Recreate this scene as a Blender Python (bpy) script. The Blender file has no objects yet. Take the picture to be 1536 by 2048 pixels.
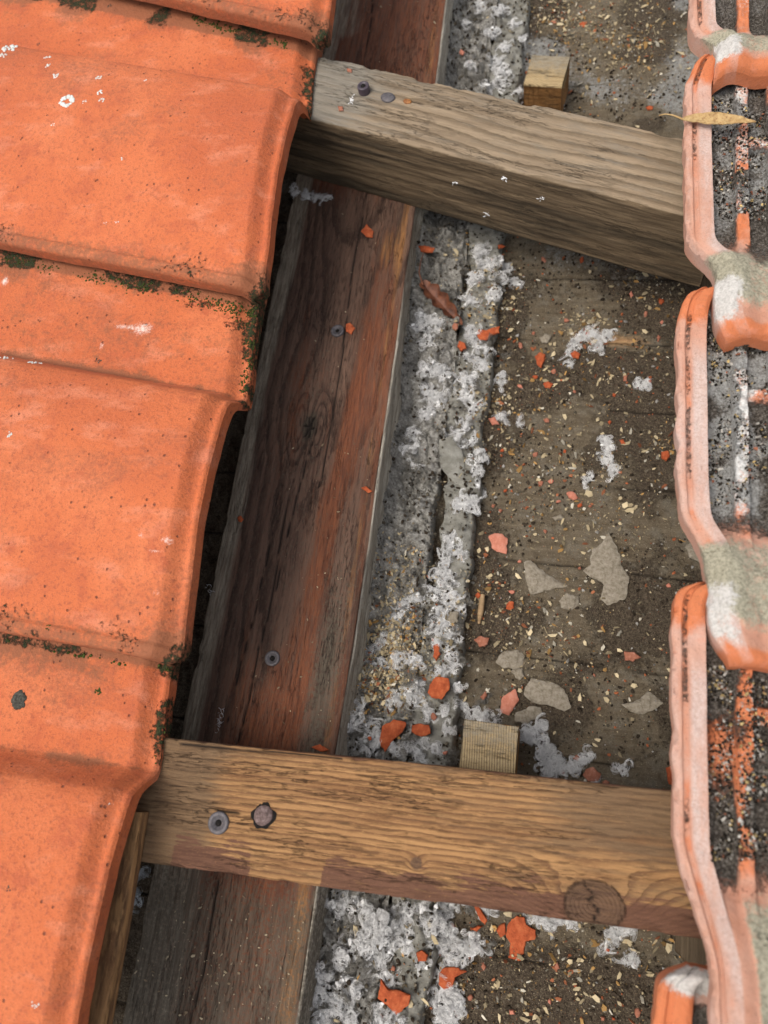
import bpy, math, random
import numpy as np
from mathutils import Matrix, Vector

random.seed(7)
RNG = np.random.default_rng(11)
SC = bpy.context.scene
COL = SC.collection

# ------------------------------------------------------------------ camera
F_PX, CAM_H = 1547.0, 0.55
_d = np.array([300, -547, -1547.]); _d /= np.linalg.norm(_d)
CZ = -_d
CY = np.array([667, 4736, -1547.]); CY -= CY.dot(CZ) * CZ; CY /= np.linalg.norm(CY)
CX = np.cross(CY, CZ)
cam_data = bpy.data.cameras.new('camera')
cam = bpy.data.objects.new('camera', cam_data); COL.objects.link(cam); SC.camera = cam
cam_data.sensor_fit = 'VERTICAL'; cam_data.sensor_height = 24.0
cam_data.lens = F_PX / 2048 * 24.0
cam_data.clip_start = 0.01; cam_data.clip_end = 50
cam.matrix_world = Matrix(((*CX, 0), (*CY, 0), (*CZ, CAM_H), (0, 0, 0, 1)))
cam_data.dof.use_dof = True
cam_data.dof.focus_distance = 0.50
cam_data.dof.aperture_fstop = 5.0

# ------------------------------------------------------------------ light
SUN_EL, SUN_AZ = math.radians(66), math.radians(212)      # azimuth: direction (cos, sin) the light comes from
w = bpy.data.worlds.new('World'); SC.world = w; w.use_nodes = True
nt = w.node_tree; bg = nt.nodes['Background']
sky = nt.nodes.new('ShaderNodeTexSky'); sky.sky_type = 'NISHITA'; sky.sun_disc = False
sky.sun_elevation = SUN_EL; sky.sun_rotation = math.pi / 2 - SUN_AZ
sky.dust_density = 4.0; sky.air_density = 1.0; sky.ozone_density = 0.6
hs = nt.nodes.new('ShaderNodeHueSaturation'); hs.inputs['Saturation'].default_value = 0.35     # thin cloud: a paler sky
nt.links.new(sky.outputs[0], hs.inputs['Color']); nt.links.new(hs.outputs[0], bg.inputs[0]); bg.inputs[1].default_value = 0.15
sd = bpy.data.lights.new('sun', 'SUN'); sd.energy = 1.0; sd.angle = math.radians(30); sd.color = (1.0, 0.94, 0.85)
sun = bpy.data.objects.new('sun', sd); COL.objects.link(sun)
dirv = Vector((math.cos(SUN_AZ) * math.cos(SUN_EL), math.sin(SUN_AZ) * math.cos(SUN_EL), math.sin(SUN_EL)))
sun.rotation_euler = dirv.to_track_quat('Z', 'Y').to_euler()
SC.view_settings.view_transform = 'Standard'; SC.view_settings.look = 'None'
SC.view_settings.exposure = 0.62; SC.view_settings.gamma = 1.0

# ------------------------------------------------------------------ helpers
def at(px, py, z):
    r = np.array([px - 768, 1024 - py, -F_PX])
    t = (z - CAM_H) / r.dot(CZ)
    return r.dot(CX) * t, r.dot(CY) * t

def _hash(i, j, k, s):
    with np.errstate(over='ignore'):
        h = (i.astype(np.uint32) * np.uint32(374761393) + j.astype(np.uint32) * np.uint32(668265263)
             + k.astype(np.uint32) * np.uint32(2147483647) + np.uint32((s * 2654435761) & 0xffffffff))
        h = (h ^ (h >> np.uint32(13))) * np.uint32(1274126177)
        h = (h ^ (h >> np.uint32(16))) * np.uint32(2246822519)
        h = h ^ (h >> np.uint32(15))
    return h.astype(np.float64) / 4294967295.0

def vn(p, s=0):
    """value noise, 0..1, p (...,3)"""
    f = np.floor(p); q = p - f; q = q * q * (3 - 2 * q); i = f.astype(np.int64)
    x, y, z = i[..., 0], i[..., 1], i[..., 2]
    u, v, t = q[..., 0], q[..., 1], q[..., 2]
    def L(a, b, c): return a + (b - a) * c
    def hh(a, b, c): return _hash(x + a, y + b, z + c, s)
    return L(L(L(hh(0,0,0), hh(1,0,0), u), L(hh(0,1,0), hh(1,1,0), u), v),
             L(L(hh(0,0,1), hh(1,0,1), u), L(hh(0,1,1), hh(1,1,1), u), v), t)

def fbm(p, s=0, o=4, g=0.5):
    a, t, n = 1.0, 0.0, 0.0
    for k in range(o):
        t = t + a * vn(p * (2.03 ** k) + 17.3 * k, s + k * 31); n += a; a *= g
    return t / n

def fb(x, y, z, sc, s=0, o=4, g=0.5):
    """fbm with per axis frequency"""
    if np.isscalar(sc): sc = (sc, sc, sc)
    x, y, z = np.broadcast_arrays(np.asarray(x, float), np.asarray(y, float), np.asarray(z, float))
    return fbm(np.stack([x * sc[0], y * sc[1], z * sc[2]], -1), s, o, g)

def ss(a, b, x):
    t = np.clip((x - a) / (b - a), 0, 1); return t * t * (3 - 2 * t)

def tag(o, label=None, cat=None, group=None, kind=None):
    if label: o['label'] = label
    if cat: o['category'] = cat
    if group: o['group'] = group
    if kind: o['kind'] = kind
    return o

def link(o, parent=None):
    COL.objects.link(o)
    if parent: o.parent = parent
    return o

def raw_mesh(name, V, F, mat, parent=None, attrs=None, smooth=True, loc=None, rotz=0.0):
    """V (n,3); F (m,k) array of equal sized faces or list of arrays"""
    me = bpy.data.meshes.new(name)
    Fs = F if isinstance(F, list) else [F]
    loops = np.concatenate([f.reshape(-1) for f in Fs]).astype(np.int32)
    tot = np.concatenate([np.full(len(f), f.shape[1], np.int32) for f in Fs])
    start = np.concatenate([[0], np.cumsum(tot)[:-1]]).astype(np.int32)
    me.vertices.add(len(V)); me.vertices.foreach_set('co', np.ascontiguousarray(V, dtype=np.float32).ravel())
    me.loops.add(len(loops)); me.loops.foreach_set('vertex_index', loops)
    me.polygons.add(len(tot)); me.polygons.foreach_set('loop_start', start); me.polygons.foreach_set('loop_total', tot)
    me.update(calc_edges=True); me.validate()
    me.polygons.foreach_set('use_smooth', np.full(len(me.polygons), smooth, bool))
    for k, a in (attrs or {}).items():
        a = np.asarray(a, np.float32)
        if a.ndim == 1:
            at_ = me.attributes.new(k, 'FLOAT', 'POINT'); at_.data.foreach_set('value', a)
        else:
            at_ = me.attributes.new(k, 'FLOAT_COLOR', 'POINT')
            at_.data.foreach_set('color', np.concatenate([a, np.ones((len(a), 1), np.float32)], 1).ravel())
    me.materials.append(mat)
    o = bpy.data.objects.new(name, me); link(o, parent)
    if loc is not None: o.location = loc
    o.rotation_euler = (0, 0, rotz)
    return o

def grid_faces(n, m, wrap=False):
    i = np.arange(n - 1)[:, None]; j = np.arange(m if wrap else m - 1)[None, :]
    a = i * m + j; b = i * m + (j + 1) % m; c = (i + 1) * m + (j + 1) % m; d = (i + 1) * m + j
    return np.stack([a, d, c, b], -1).reshape(-1, 4)

def sheet(name, P, mat, parent=None, attrs=None, **k):
    n, m = P.shape[:2]
    at_ = {q: (v.reshape(-1) if v.ndim == 2 else v.reshape(-1, 3)) for q, v in (attrs or {}).items()}
    return raw_mesh(name, P.reshape(-1, 3), grid_faces(n, m), mat, parent, at_, **k)

# ------------------------------------------------------------------ node helpers
class Mat:
    def __init__(s, name, rough=0.85, spec=0.25):
        s.m = bpy.data.materials.new(name); s.m.use_nodes = True
        s.t = s.m.node_tree; s.b = s.t.nodes['Principled BSDF']
        s.b.inputs['Roughness'].default_value = rough
        s.b.inputs['Specular IOR Level'].default_value = spec
        s.co = s.t.nodes.new('ShaderNodeTexCoord').outputs['Object']
    def n(s, typ, **k):
        q = s.t.nodes.new(typ)
        for a, v in k.items(): setattr(q, a, v)
        return q
    def put(s, sock, v):
        if isinstance(v, (int, float)): sock.default_value = v
        elif isinstance(v, tuple): sock.default_value = (*v, 1) if len(v) == 3 and sock.type == 'RGBA' else v
        else: s.t.links.new(v, sock)
    def attr(s, name, col=False):
        q = s.n('ShaderNodeAttribute', attribute_name=name); return q.outputs['Color' if col else 'Fac']
    def scaled(s, sc, vec=None):
        q = s.n('ShaderNodeMapping'); s.put(q.inputs['Vector'], vec or s.co); q.inputs['Scale'].default_value = sc
        return q.outputs[0]
    def noise(s, scale, detail=5, rough=0.6, vec=None, dist=0.0):
        if isinstance(scale, tuple): vec = s.scaled(scale, vec); scale = 1.0
        q = s.n('ShaderNodeTexNoise'); s.put(q.inputs['Vector'], vec or s.co)
        q.inputs['Scale'].default_value = scale; q.inputs['Detail'].default_value = detail
        q.inputs['Roughness'].default_value = rough; q.inputs['Distortion'].default_value = dist
        return q.outputs['Fac']
    def voro(s, scale, feature='F1', vec=None):
        if isinstance(scale, tuple): vec = s.scaled(scale, vec); scale = 1.0
        q = s.n('ShaderNodeTexVoronoi', feature=feature); s.put(q.inputs['Vector'], vec or s.co); q.inputs['Scale'].default_value = scale
        return q.outputs['Distance']
    def math(s, op, a, b=0.0, c=0.0):
        q = s.n('ShaderNodeMath', operation=op)
        s.put(q.inputs[0], a); s.put(q.inputs[1], b); s.put(q.inputs[2], c); return q.outputs[0]
    def mix(s, f, a, b, mode='MIX'):
        q = s.n('ShaderNodeMix', data_type='RGBA', blend_type=mode)
        s.put(q.inputs[0], f); s.put(q.inputs[6], a); s.put(q.inputs[7], b); return q.outputs[2]
    def ramp(s, f, stops):
        q = s.n('ShaderNodeValToRGB'); cr = q.color_ramp; s.put(q.inputs[0], f)
        while len(cr.elements) < len(stops): cr.elements.new(0.5)
        for e, (p, c) in zip(cr.elements, stops):
            e.position = p; e.color = (c, c, c, 1) if isinstance(c, (int, float)) else (*c, 1)
        return q.outputs[0]
    def step(s, f, a, b):
        q = s.n('ShaderNodeMapRange', interpolation_type='SMOOTHSTEP')
        s.put(q.inputs['Value'], f); q.inputs['From Min'].default_value = a; q.inputs['From Max'].default_value = b
        return q.outputs[0]
    def mask(s, attr, noise, soft=0.08, gain=1.0):
        """attribute 0..1 thresholded by a noise: grows as ragged patches"""
        v = s.math('ADD', s.attr(attr) if isinstance(attr, str) else attr, noise)
        return s.step(v, 1.0 - soft, 1.0 + soft)
    def done(s, col, bump=None, dist=0.001, strength=1.0, rough=None):
        s.put(s.b.inputs['Base Color'], col)
        if rough is not None: s.put(s.b.inputs['Roughness'], rough)
        if bump is not None:
            q = s.n('ShaderNodeBump'); q.inputs['Distance'].default_value = dist; q.inputs['Strength'].default_value = strength
            s.put(q.inputs['Height'], bump); s.t.links.new(q.outputs[0], s.b.inputs['Normal'])
        return s.m

# ---- materials
def mat_clay():
    m = Mat('orange_clay', 0.78, 0.3)
    big = m.noise(9, 4, 0.55); mid = m.noise(60, 5, 0.65); fine = m.noise(420, 5, 0.7); blot = m.noise((26, 60, 60), 4, 0.6)
    c = m.ramp(big, [(0.3, (0.45, 0.105, 0.036)), (0.5, (0.53, 0.134, 0.045)), (0.7, (0.59, 0.170, 0.065))])
    c = m.mix(m.step(mid, 0.48, 0.70), c, (0.44, 0.105, 0.040))
    c = m.mix(m.math('MULTIPLY', m.step(blot, 0.52, 0.74), 0.45), c, (0.66, 0.26, 0.15))
    c = m.mix(m.math('MULTIPLY', m.step(fine, 0.51, 0.66), 0.62), c, (0.27, 0.072, 0.034))
    sp2 = m.noise(1300, 3, 0.7)
    c = m.mix(m.math('MULTIPLY', m.step(sp2, 0.57, 0.66), 0.6), c, (0.20, 0.06, 0.035))
    c = m.mix(m.math('MULTIPLY', m.step(sp2, 0.38, 0.28), 0.4), c, (0.78, 0.36, 0.22))
    soot = m.noise((14, 22, 22), 5, 0.62)
    c = m.mix(m.math('MULTIPLY', m.math('MULTIPLY', m.step(soot, 0.50, 0.68), m.step(fine, 0.36, 0.56)), 0.55), c, (0.30, 0.095, 0.045))
    # rusty brown staining, with shade painted in at roll creases and lip gaps
    grime_shade = m.mask('grime_shade', m.noise(230, 6, 0.75), 0.14)
    c = m.mix(m.math('MULTIPLY', grime_shade, 0.8), c, (0.22, 0.085, 0.04))
    # pits
    pit = m.step(m.voro(170), 0.16, 0.08)
    pit = m.math('MULTIPLY', pit, m.step(m.noise(55, 2, 0.5), 0.50, 0.58))
    c = m.mix(m.math('MULTIPLY', pit, 0.75), c, (0.16, 0.055, 0.035))
    pale = m.math('MULTIPLY', m.mask('pale', m.noise(620, 6, 0.85), 0.16), 0.85)
    c = m.mix(pale, c, (0.80, 0.72, 0.64))
    moss = m.mask('moss', m.noise(330, 5, 0.75), 0.07)
    mc = m.ramp(m.noise(900, 3, 0.7), [(0.35, (0.012, 0.014, 0.006)), (0.6, (0.05, 0.062, 0.018)), (0.8, (0.11, 0.12, 0.045))])
    c = m.mix(moss, c, mc)
    h = m.math('ADD', m.math('MULTIPLY', fine, 0.55), m.math('MULTIPLY', mid, 0.50))
    h = m.math('SUBTRACT', h, m.math('MULTIPLY', pit, 0.8))
    h = m.math('ADD', h, m.math('MULTIPLY', moss, m.math('ADD', 0.5, m.noise(1100, 3, 0.7))))
    return m.done(c, h, 0.0019, 1.0)

def mat_old_clay():
    m = Mat('weathered_clay', 0.9, 0.15)
    big = m.noise(30, 4, 0.6); mid = m.noise(140, 5, 0.7); fine = m.noise(700, 5, 0.75)
    c = m.ramp(big, [(0.3, (0.44, 0.20, 0.125)), (0.5, (0.49, 0.26, 0.18)), (0.72, (0.52, 0.34, 0.275))])
    c = m.mix(m.mask('fresh', m.noise(90, 4, 0.6), 0.18), c, (0.52, 0.165, 0.070))
    c = m.mix(m.math('MULTIPLY', m.step(mid, 0.52, 0.72), 0.4), c, (0.60, 0.25, 0.16))
    c = m.mix(m.math('MULTIPLY', m.attr('rim'), m.step(m.noise((60, 12, 60), 5, 0.7), 0.30, 0.62)), c, m.ramp(fine, [(0.35, (0.40, 0.30, 0.255)), (0.65, (0.60, 0.50, 0.455))]))
    c = m.mix(m.math('MULTIPLY', m.step(m.noise(1000, 4, 0.8), 0.57, 0.66), 0.55), c, (0.14, 0.085, 0.06))
    c = m.mix(m.mask('green', m.noise(330, 6, 0.8), 0.15), c, m.ramp(fine, [(0.35, (0.17, 0.15, 0.10)), (0.65, (0.42, 0.39, 0.29))]))
    c = m.mix(m.mask('white', m.noise(420, 6, 0.85), 0.10), c, m.ramp(fine, [(0.3, (0.30, 0.28, 0.25)), (0.6, (0.57, 0.54, 0.50))]))
    c = m.mix(m.math('MULTIPLY', m.step(fine, 0.60, 0.68), 0.55), c, (0.17, 0.10, 0.07))
    soil = m.mask('soil', m.noise(520, 6, 0.8), 0.10)
    sc = m.ramp(m.noise(620, 6, 0.85), [(0.36, (0.022, 0.018, 0.014)), (0.48, (0.095, 0.078, 0.062)), (0.57, (0.24, 0.21, 0.175)), (0.69, (0.52, 0.49, 0.44))])
    c = m.mix(soil, c, sc)
    c = m.mix(m.mask('salt', m.noise(560, 6, 0.9), 0.10), c, m.ramp(fine, [(0.35, (0.22, 0.21, 0.19)), (0.5, (0.50, 0.49, 0.46)), (0.7, (0.70, 0.69, 0.66))]))
    h = m.math('ADD', m.math('MULTIPLY', fine, 0.4), m.math('MULTIPLY', mid, 0.5))
    h = m.math('ADD', h, m.math('MULTIPLY', soil, m.math('MULTIPLY', m.noise(900, 5, 0.8), 2.2)))
    return m.done(c, h, 0.0013, 1.0)

def mat_wood(name, dark, lite, late, gap=0.5, streak=(22, 700, 700), fine_amt=0.5, bump=0.0008, rough=0.85, layers=(), line_amt=0.8, fis=(40, 420, 420), fis_amt=0.6):
    """'ring' attribute = smooth growth ring field; late wood lines where its fraction nears 1"""
    m = Mat(name, rough, 0.2)
    st = m.noise(streak, 6, 0.72); st2 = m.noise((streak[0] * 3, streak[1] * 2.2, streak[2] * 2.2), 4, 0.7); mid = m.noise((9, 90, 90), 4, 0.6)
    rg = m.math('ADD', m.attr('ring'), m.math('MULTIPLY', m.noise((40, 160, 160), 4, 0.6), gap))
    fr = m.math('FRACT', rg)
    line = m.math('MULTIPLY', m.step(fr, 0.35, 0.90), m.step(fr, 1.0, 0.93))
    c = m.mix(m.step(mid, 0.3, 0.7), dark, lite)
    c = m.mix(m.math('MULTIPLY', line, line_amt), c, late)
    c = m.mix(m.math('MULTIPLY', m.step(st, 0.50, 0.66), fine_amt), c, tuple(v * 0.38 for v in dark))
    c = m.mix(m.math('MULTIPLY', m.step(st2, 0.52, 0.75), fine_amt * 0.7), c, tuple(min(1, v * 1.35) for v in lite))
    for attr, c0, c1, nsc, soft, amt in layers:
        mk = m.mask(attr, m.noise(nsc, 5, 0.7), soft)
        c = m.mix(m.math('MULTIPLY', mk, amt), c, m.ramp(st, [(0.35, c0), (0.65, c1)]))
    fz = m.math('ABSOLUTE', m.math('SUBTRACT', m.noise(fis, 4, 0.6), 0.5))
    fz = m.math('MULTIPLY', m.step(fz, 0.020, 0.004), m.step(m.noise((14, 70, 70), 3, 0.6), 0.46, 0.60))
    c = m.mix(m.math('MULTIPLY', fz, fis_amt), c, tuple(v * 0.22 for v in dark))
    sc_ = m.noise(1200, 4, 0.75)
    c = m.mix(m.math('MULTIPLY', m.step(sc_, 0.60, 0.70), 0.30), c, tuple(min(1, v * 1.7) for v in lite))
    crack = m.attr('crack')
    c = m.mix(crack, c, (0.012, 0.008, 0.006))
    h = m.math('ADD', m.math('MULTIPLY', st, 1.0), m.math('MULTIPLY', st2, 0.4))
    h = m.math('ADD', h, m.math('MULTIPLY', line, 0.35))
    h = m.math('SUBTRACT', h, m.math('MULTIPLY', fz, 0.9))
    h = m.math('ADD', h, m.math('MULTIPLY', sc_, 0.25))
    return m.done(c, h, bump, 0.9)

def mat_simple(name, ramp, scale, det=5, rough=0.9, bump=0.0006, spec=0.2, bs=None, colattr=False, metal=0.0):
    m = Mat(name, rough, spec)
    f = m.noise(scale, det, 0.7)
    c = m.ramp(f, ramp)
    if colattr: c = m.mix(1.0, c, m.attr('tint', True), 'MULTIPLY')
    m.b.inputs['Metallic'].default_value = metal
    return m.done(c, m.noise(bs or (scale if not isinstance(scale, tuple) else 500), det, 0.75), bump, 0.9)

def mat_deck():
    m = Mat('dirty_sheathing', 0.92, 0.15)
    g = m.noise((30, 260, 30), 5, 0.65); mid = m.noise(70, 5, 0.65); fine = m.noise(650, 6, 0.8); sp = m.noise(1500, 3, 0.7)
    c = m.ramp(g, [(0.3, (0.082, 0.061, 0.038)), (0.55, (0.125, 0.098, 0.065)), (0.75, (0.170, 0.138, 0.095))])
    c = m.mix(m.math('MULTIPLY', m.step(mid, 0.45, 0.7), 0.7), c, (0.155, 0.136, 0.105))
    c = m.mix(m.mask('bare', m.noise((60, 300, 60), 5, 0.7), 0.2), c, m.ramp(g, [(0.35, (0.20, 0.10, 0.045)), (0.65, (0.42, 0.26, 0.13))]))
    soil = m.mask('soil', m.noise(260, 6, 0.8), 0.12)
    c = m.mix(soil, c, m.ramp(fine, [(0.35, (0.022, 0.016, 0.011)), (0.52, (0.075, 0.055, 0.037)), (0.72, (0.17, 0.14, 0.10))]))
    c = m.mix(m.mask('dust', m.noise(300, 6, 0.8), 0.16), c, m.ramp(fine, [(0.3, (0.17, 0.165, 0.15)), (0.6, (0.30, 0.295, 0.275)), (0.8, (0.46, 0.46, 0.44))]))
    c = m.mix(m.math('MULTIPLY', m.step(sp, 0.60, 0.67), 0.7), c, (0.36, 0.30, 0.20))
    c = m.mix(m.math('MULTIPLY', m.step(sp, 0.40, 0.33), 0.6), c, (0.030, 0.022, 0.014))
    c = m.mix(m.attr('crack'), c, (0.010, 0.008, 0.006))
    h = m.math('ADD', m.math('MULTIPLY', fine, 1.0), m.math('MULTIPLY', m.math('MULTIPLY', soil, m.noise(380, 4, 0.7)), 1.5))
    return m.done(c, h, 0.0012, 0.9)

M = {}
M['clay'] = mat_clay()
M['oldclay'] = mat_old_clay()
M['deck'] = mat_deck()
M['rafter'] = mat_wood('old_rafter_wood', (0.088, 0.049, 0.034), (0.150, 0.086, 0.058), (0.040, 0.022, 0.015), 0.9, (55, 560, 560), 0.80, 0.0013, 0.75,
    layers=[('red', (0.095, 0.030, 0.015), (0.225, 0.074, 0.031), (26, 240, 240), 0.22, 0.85),
            ('grey', (0.14, 0.108, 0.074), (0.37, 0.315, 0.235), (18, 330, 330), 0.25, 0.9),
            ('amber', (0.17, 0.070, 0.024), (0.36, 0.17, 0.06), (20, 300, 300), 0.2, 0.9),
            ('pale', (0.26, 0.225, 0.175), (0.50, 0.46, 0.38), (18, 330, 330), 0.25, 0.9),
            ('dust', (0.07, 0.055, 0.038), (0.13, 0.11, 0.08), 420, 0.14, 0.8),
            ('knot', (0.030, 0.020, 0.014), (0.085, 0.066, 0.045), 200, 0.2, 0.9)])
M['upper'] = mat_wood('grey_batten_wood', (0.205, 0.148, 0.094), (0.305, 0.228, 0.148), (0.125, 0.088, 0.053), 0.6, (30, 700, 700), 0.5, 0.0007, 0.88,
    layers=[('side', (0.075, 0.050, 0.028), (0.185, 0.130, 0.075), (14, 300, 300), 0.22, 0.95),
            ('grey', (0.13, 0.12, 0.098), (0.26, 0.24, 0.20), (30, 200, 200), 0.25, 0.75),
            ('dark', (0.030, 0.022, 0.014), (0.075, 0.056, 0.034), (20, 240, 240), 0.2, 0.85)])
M['lower'] = mat_wood('ochre_batten_wood', (0.235, 0.116, 0.048), (0.395, 0.215, 0.088), (0.13, 0.060, 0.028), 0.9, (48, 480, 480), 0.85, 0.0010, 0.80,
    layers=[('grey', (0.075, 0.046, 0.026), (0.20, 0.125, 0.068), (24, 260, 260), 0.25, 0.88),
            ('paint', (0.085, 0.038, 0.024), (0.155, 0.072, 0.044), (45, 520, 520), 0.05, 0.92),
            ('knot', (0.060, 0.034, 0.022), (0.15, 0.085, 0.048), 160, 0.25, 0.90)])
M['block'] = mat_wood('block_wood', (0.36, 0.25, 0.12), (0.52, 0.39, 0.21), (0.16, 0.11, 0.062), 0.15, (200, 500, 300), 0.5, 0.0008, 0.85,
    layers=[('front', (0.14, 0.055, 0.015), (0.34, 0.16, 0.05), (500, 60, 30), 0.2, 0.9),
            ('grey', (0.16, 0.13, 0.09), (0.30, 0.27, 0.21), 200, 0.25, 0.8)])
M['slate'] = mat_simple('dusty_board_grey', [(0.3, (0.12, 0.112, 0.09)), (0.5, (0.20, 0.19, 0.16)), (0.75, (0.31, 0.30, 0.265))], (90, 160, 160), 6, 0.95, 0.0006, bs=700)
M['wool'] = mat_simple('white_wool', [(0.25, (0.72, 0.72, 0.72)), (0.5, (0.88, 0.88, 0.88)), (0.8, (0.92, 0.92, 0.92))], 420, 5, 0.95, 0.0012, 0.1, colattr=True)
M['greywool'] = mat_simple('grey_dust_wool', [(0.25, (0.085, 0.076, 0.062)), (0.45, (0.19, 0.178, 0.155)), (0.6, (0.32, 0.305, 0.275)), (0.8, (0.56, 0.55, 0.52))], 420, 6, 0.98, 0.0014, 0.05, bs=650)
M['chip'] = mat_simple('wood_chip', [(0.3, (0.8, 0.8, 0.8)), (0.7, (1, 1, 1))], 300, 3, 0.85, 0.0003, colattr=True)
M['crumb'] = mat_simple('soil_crumb', [(0.3, (0.6, 0.6, 0.6)), (0.7, (1, 1, 1))], 900, 3, 0.97, 0.0003, 0.05, colattr=True)
M['shard'] = mat_simple('broken_clay', [(0.3, (0.20, 0.042, 0.018)), (0.5, (0.37, 0.082, 0.030)), (0.7, (0.47, 0.135, 0.055))], 260, 6, 0.92, 0.0006, 0.15, bs=600)
M['dullshard'] = mat_simple('dull_clay', [(0.3, (0.20, 0.075, 0.045)), (0.5, (0.33, 0.13, 0.08)), (0.7, (0.42, 0.22, 0.16))], 260, 6, 0.95, 0.0006, 0.1, bs=600)
M['pinkshard'] = mat_simple('pink_clay', [(0.3, (0.36, 0.12, 0.075)), (0.5, (0.50, 0.19, 0.125)), (0.7, (0.54, 0.25, 0.18))], 260, 6, 0.92, 0.0005, 0.15, bs=600)
M['mortar'] = mat_simple('mortar_flake', [(0.3, (0.12, 0.098, 0.070)), (0.48, (0.235, 0.200, 0.150)), (0.7, (0.33, 0.29, 0.23))], 330, 6, 0.95, 0.0009, 0.1, bs=500)
M['lichen'] = mat_simple('lichen', [(0.3, (0.36, 0.38, 0.33)), (0.5, (0.62, 0.63, 0.58)), (0.7, (0.80, 0.80, 0.76))], 900, 5, 0.95, 0.0006, 0.05)
M['darkcrust'] = mat_simple('dark_crust', [(0.3, (0.02, 0.018, 0.014)), (0.6, (0.09, 0.085, 0.07)), (0.8, (0.2, 0.2, 0.17))], 700, 5, 0.95, 0.0006, 0.05)
M['moss'] = mat_simple('moss_green', [(0.3, (0.014, 0.018, 0.006)), (0.5, (0.045, 0.060, 0.016)), (0.75, (0.12, 0.14, 0.04))], 900, 4, 0.95, 0.0005, 0.05)
M['steel'] = mat_simple('dull_steel', [(0.3, (0.055, 0.046, 0.046)), (0.55, (0.115, 0.104, 0.108)), (0.8, (0.17, 0.13, 0.11))], 700, 5, 0.6, 0.0002, 0.5, metal=0.45)
M['violet'] = mat_simple('violet_sleeve', [(0.3, (0.030, 0.020, 0.026)), (0.7, (0.068, 0.050, 0.062))], 300, 3, 0.45, 0.0002, 0.5)
M['rust'] = mat_simple('rusty_nail', [(0.3, (0.05, 0.035, 0.030)), (0.5, (0.13, 0.085, 0.075)), (0.7, (0.24, 0.18, 0.17))], 500, 5, 0.8, 0.0006, 0.3)
M['resin'] = mat_simple('amber_resin', [(0.3, (0.05, 0.02, 0.008)), (0.5, (0.25, 0.09, 0.02)), (0.75, (0.45, 0.2, 0.05))], 600, 4, 0.5, 0.0006, 0.4)
M['hole'] = mat_simple('dark_hole', [(0.3, (0.006, 0.005, 0.004)), (0.7, (0.015, 0.012, 0.01))], 300, 2, 0.9)
M['leaf'] = mat_simple('dry_leaf', [(0.3, (0.17, 0.085, 0.035)), (0.46, (0.38, 0.24, 0.10)), (0.7, (0.50, 0.36, 0.17))], 420, 6, 0.75, 0.0004, 0.3)
M['brownleaf'] = mat_simple('brown_leaf', [(0.3, (0.045, 0.015, 0.008)), (0.6, (0.15, 0.05, 0.022)), (0.8, (0.22, 0.085, 0.04))], 200, 5, 0.6, 0.0004, 0.4)
M['stick'] = mat_simple('stick_wood', [(0.3, (0.16, 0.10, 0.05)), (0.6, (0.36, 0.24, 0.13)), (0.8, (0.48, 0.34, 0.2))], (60, 500, 60), 5, 0.85, 0.0004)

# ------------------------------------------------------------------ surface heights (used to rest debris)
ST_A = (-0.1275, -0.0832)      # lumpy grey wool strip beside the rafter
ST_B = (-0.0836, -0.0540)      # dusty board beside it
SEAMS = [0.745, 0.668, 0.597, 0.520, 0.452, 0.392, 0.334, 0.276, 0.213, 0.150, 0.082, 0.019, -0.045, -0.104, -0.165, -0.23]

def seam_dist(x, y):
    wob = (fb(x, y * 0, 0, 14, 5, 2) - 0.5) * 0.004
    dd = np.full(np.broadcast(x, y).shape, 1.0)
    for k, s in enumerate(SEAMS): dd = np.minimum(dd, np.abs(y - (s + wob + 0.02 * (k % 3 - 1) * (x - 0.03))))
    return dd

def deck_h(x, y):
    x = np.asarray(x, float); y = np.asarray(y, float)
    h = (fb(x, y, 0, 45, 21, 4) - 0.5) * 0.0035 + (fb(x, y, 0, 260, 22, 3) - 0.5) * 0.0022
    h = h - 0.0018 * (1 - ss(0.0004, 0.0011, seam_dist(x, y))) * ss(0.36, 0.5, fb(x, y, 0, (40, 8, 1), 51, 3))
    # heap of crumbs against the strip
    h = h + 0.0045 * ss(-0.025, -0.052, x) * fb(x, y, 0, 70, 33, 3)
    return h

def strip_a(x, y):
    l = fb(x, y, 0, 70, 41, 4)
    b = fb(x, y, 0, 240, 42, 4)
    rid = np.abs(fb(x, y, 0, 120, 43, 3) - 0.5) * 2
    return 0.0155 + 0.012 * ss(-0.112, -0.124, x) + 0.020 * (l - 0.45) + 0.0065 * (b - 0.5) - 0.006 * (1 - ss(0.0, 0.12, rid))

def strip_b(x, y):
    return 0.0125 + 0.006 * (fb(x, y, 0, 110, 46, 4) - 0.5) + 0.0016 * (fb(x, y, 0, (120, 30, 1), 44, 4) - 0.5) + 0.003 * ss(0.55, 0.7, fb(x, y, 0, 60, 45, 3))

def surf(x, y):
    h = deck_h(x, y)
    h = np.where((x > ST_B[0]) & (x < ST_B[1]), strip_b(x, y), h)
    h = np.where((x > ST_A[0]) & (x < ST_A[1]), np.maximum(strip_a(x, y), 0.001), h)
    return h

# ------------------------------------------------------------------ roof deck (setting)
def axis(a, b, d, lo, hi, n=14):
    core = np.arange(a, b, d)
    return np.concatenate([np.linspace(lo, a, n)[:-1], core, np.linspace(b, hi, n)])

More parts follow.
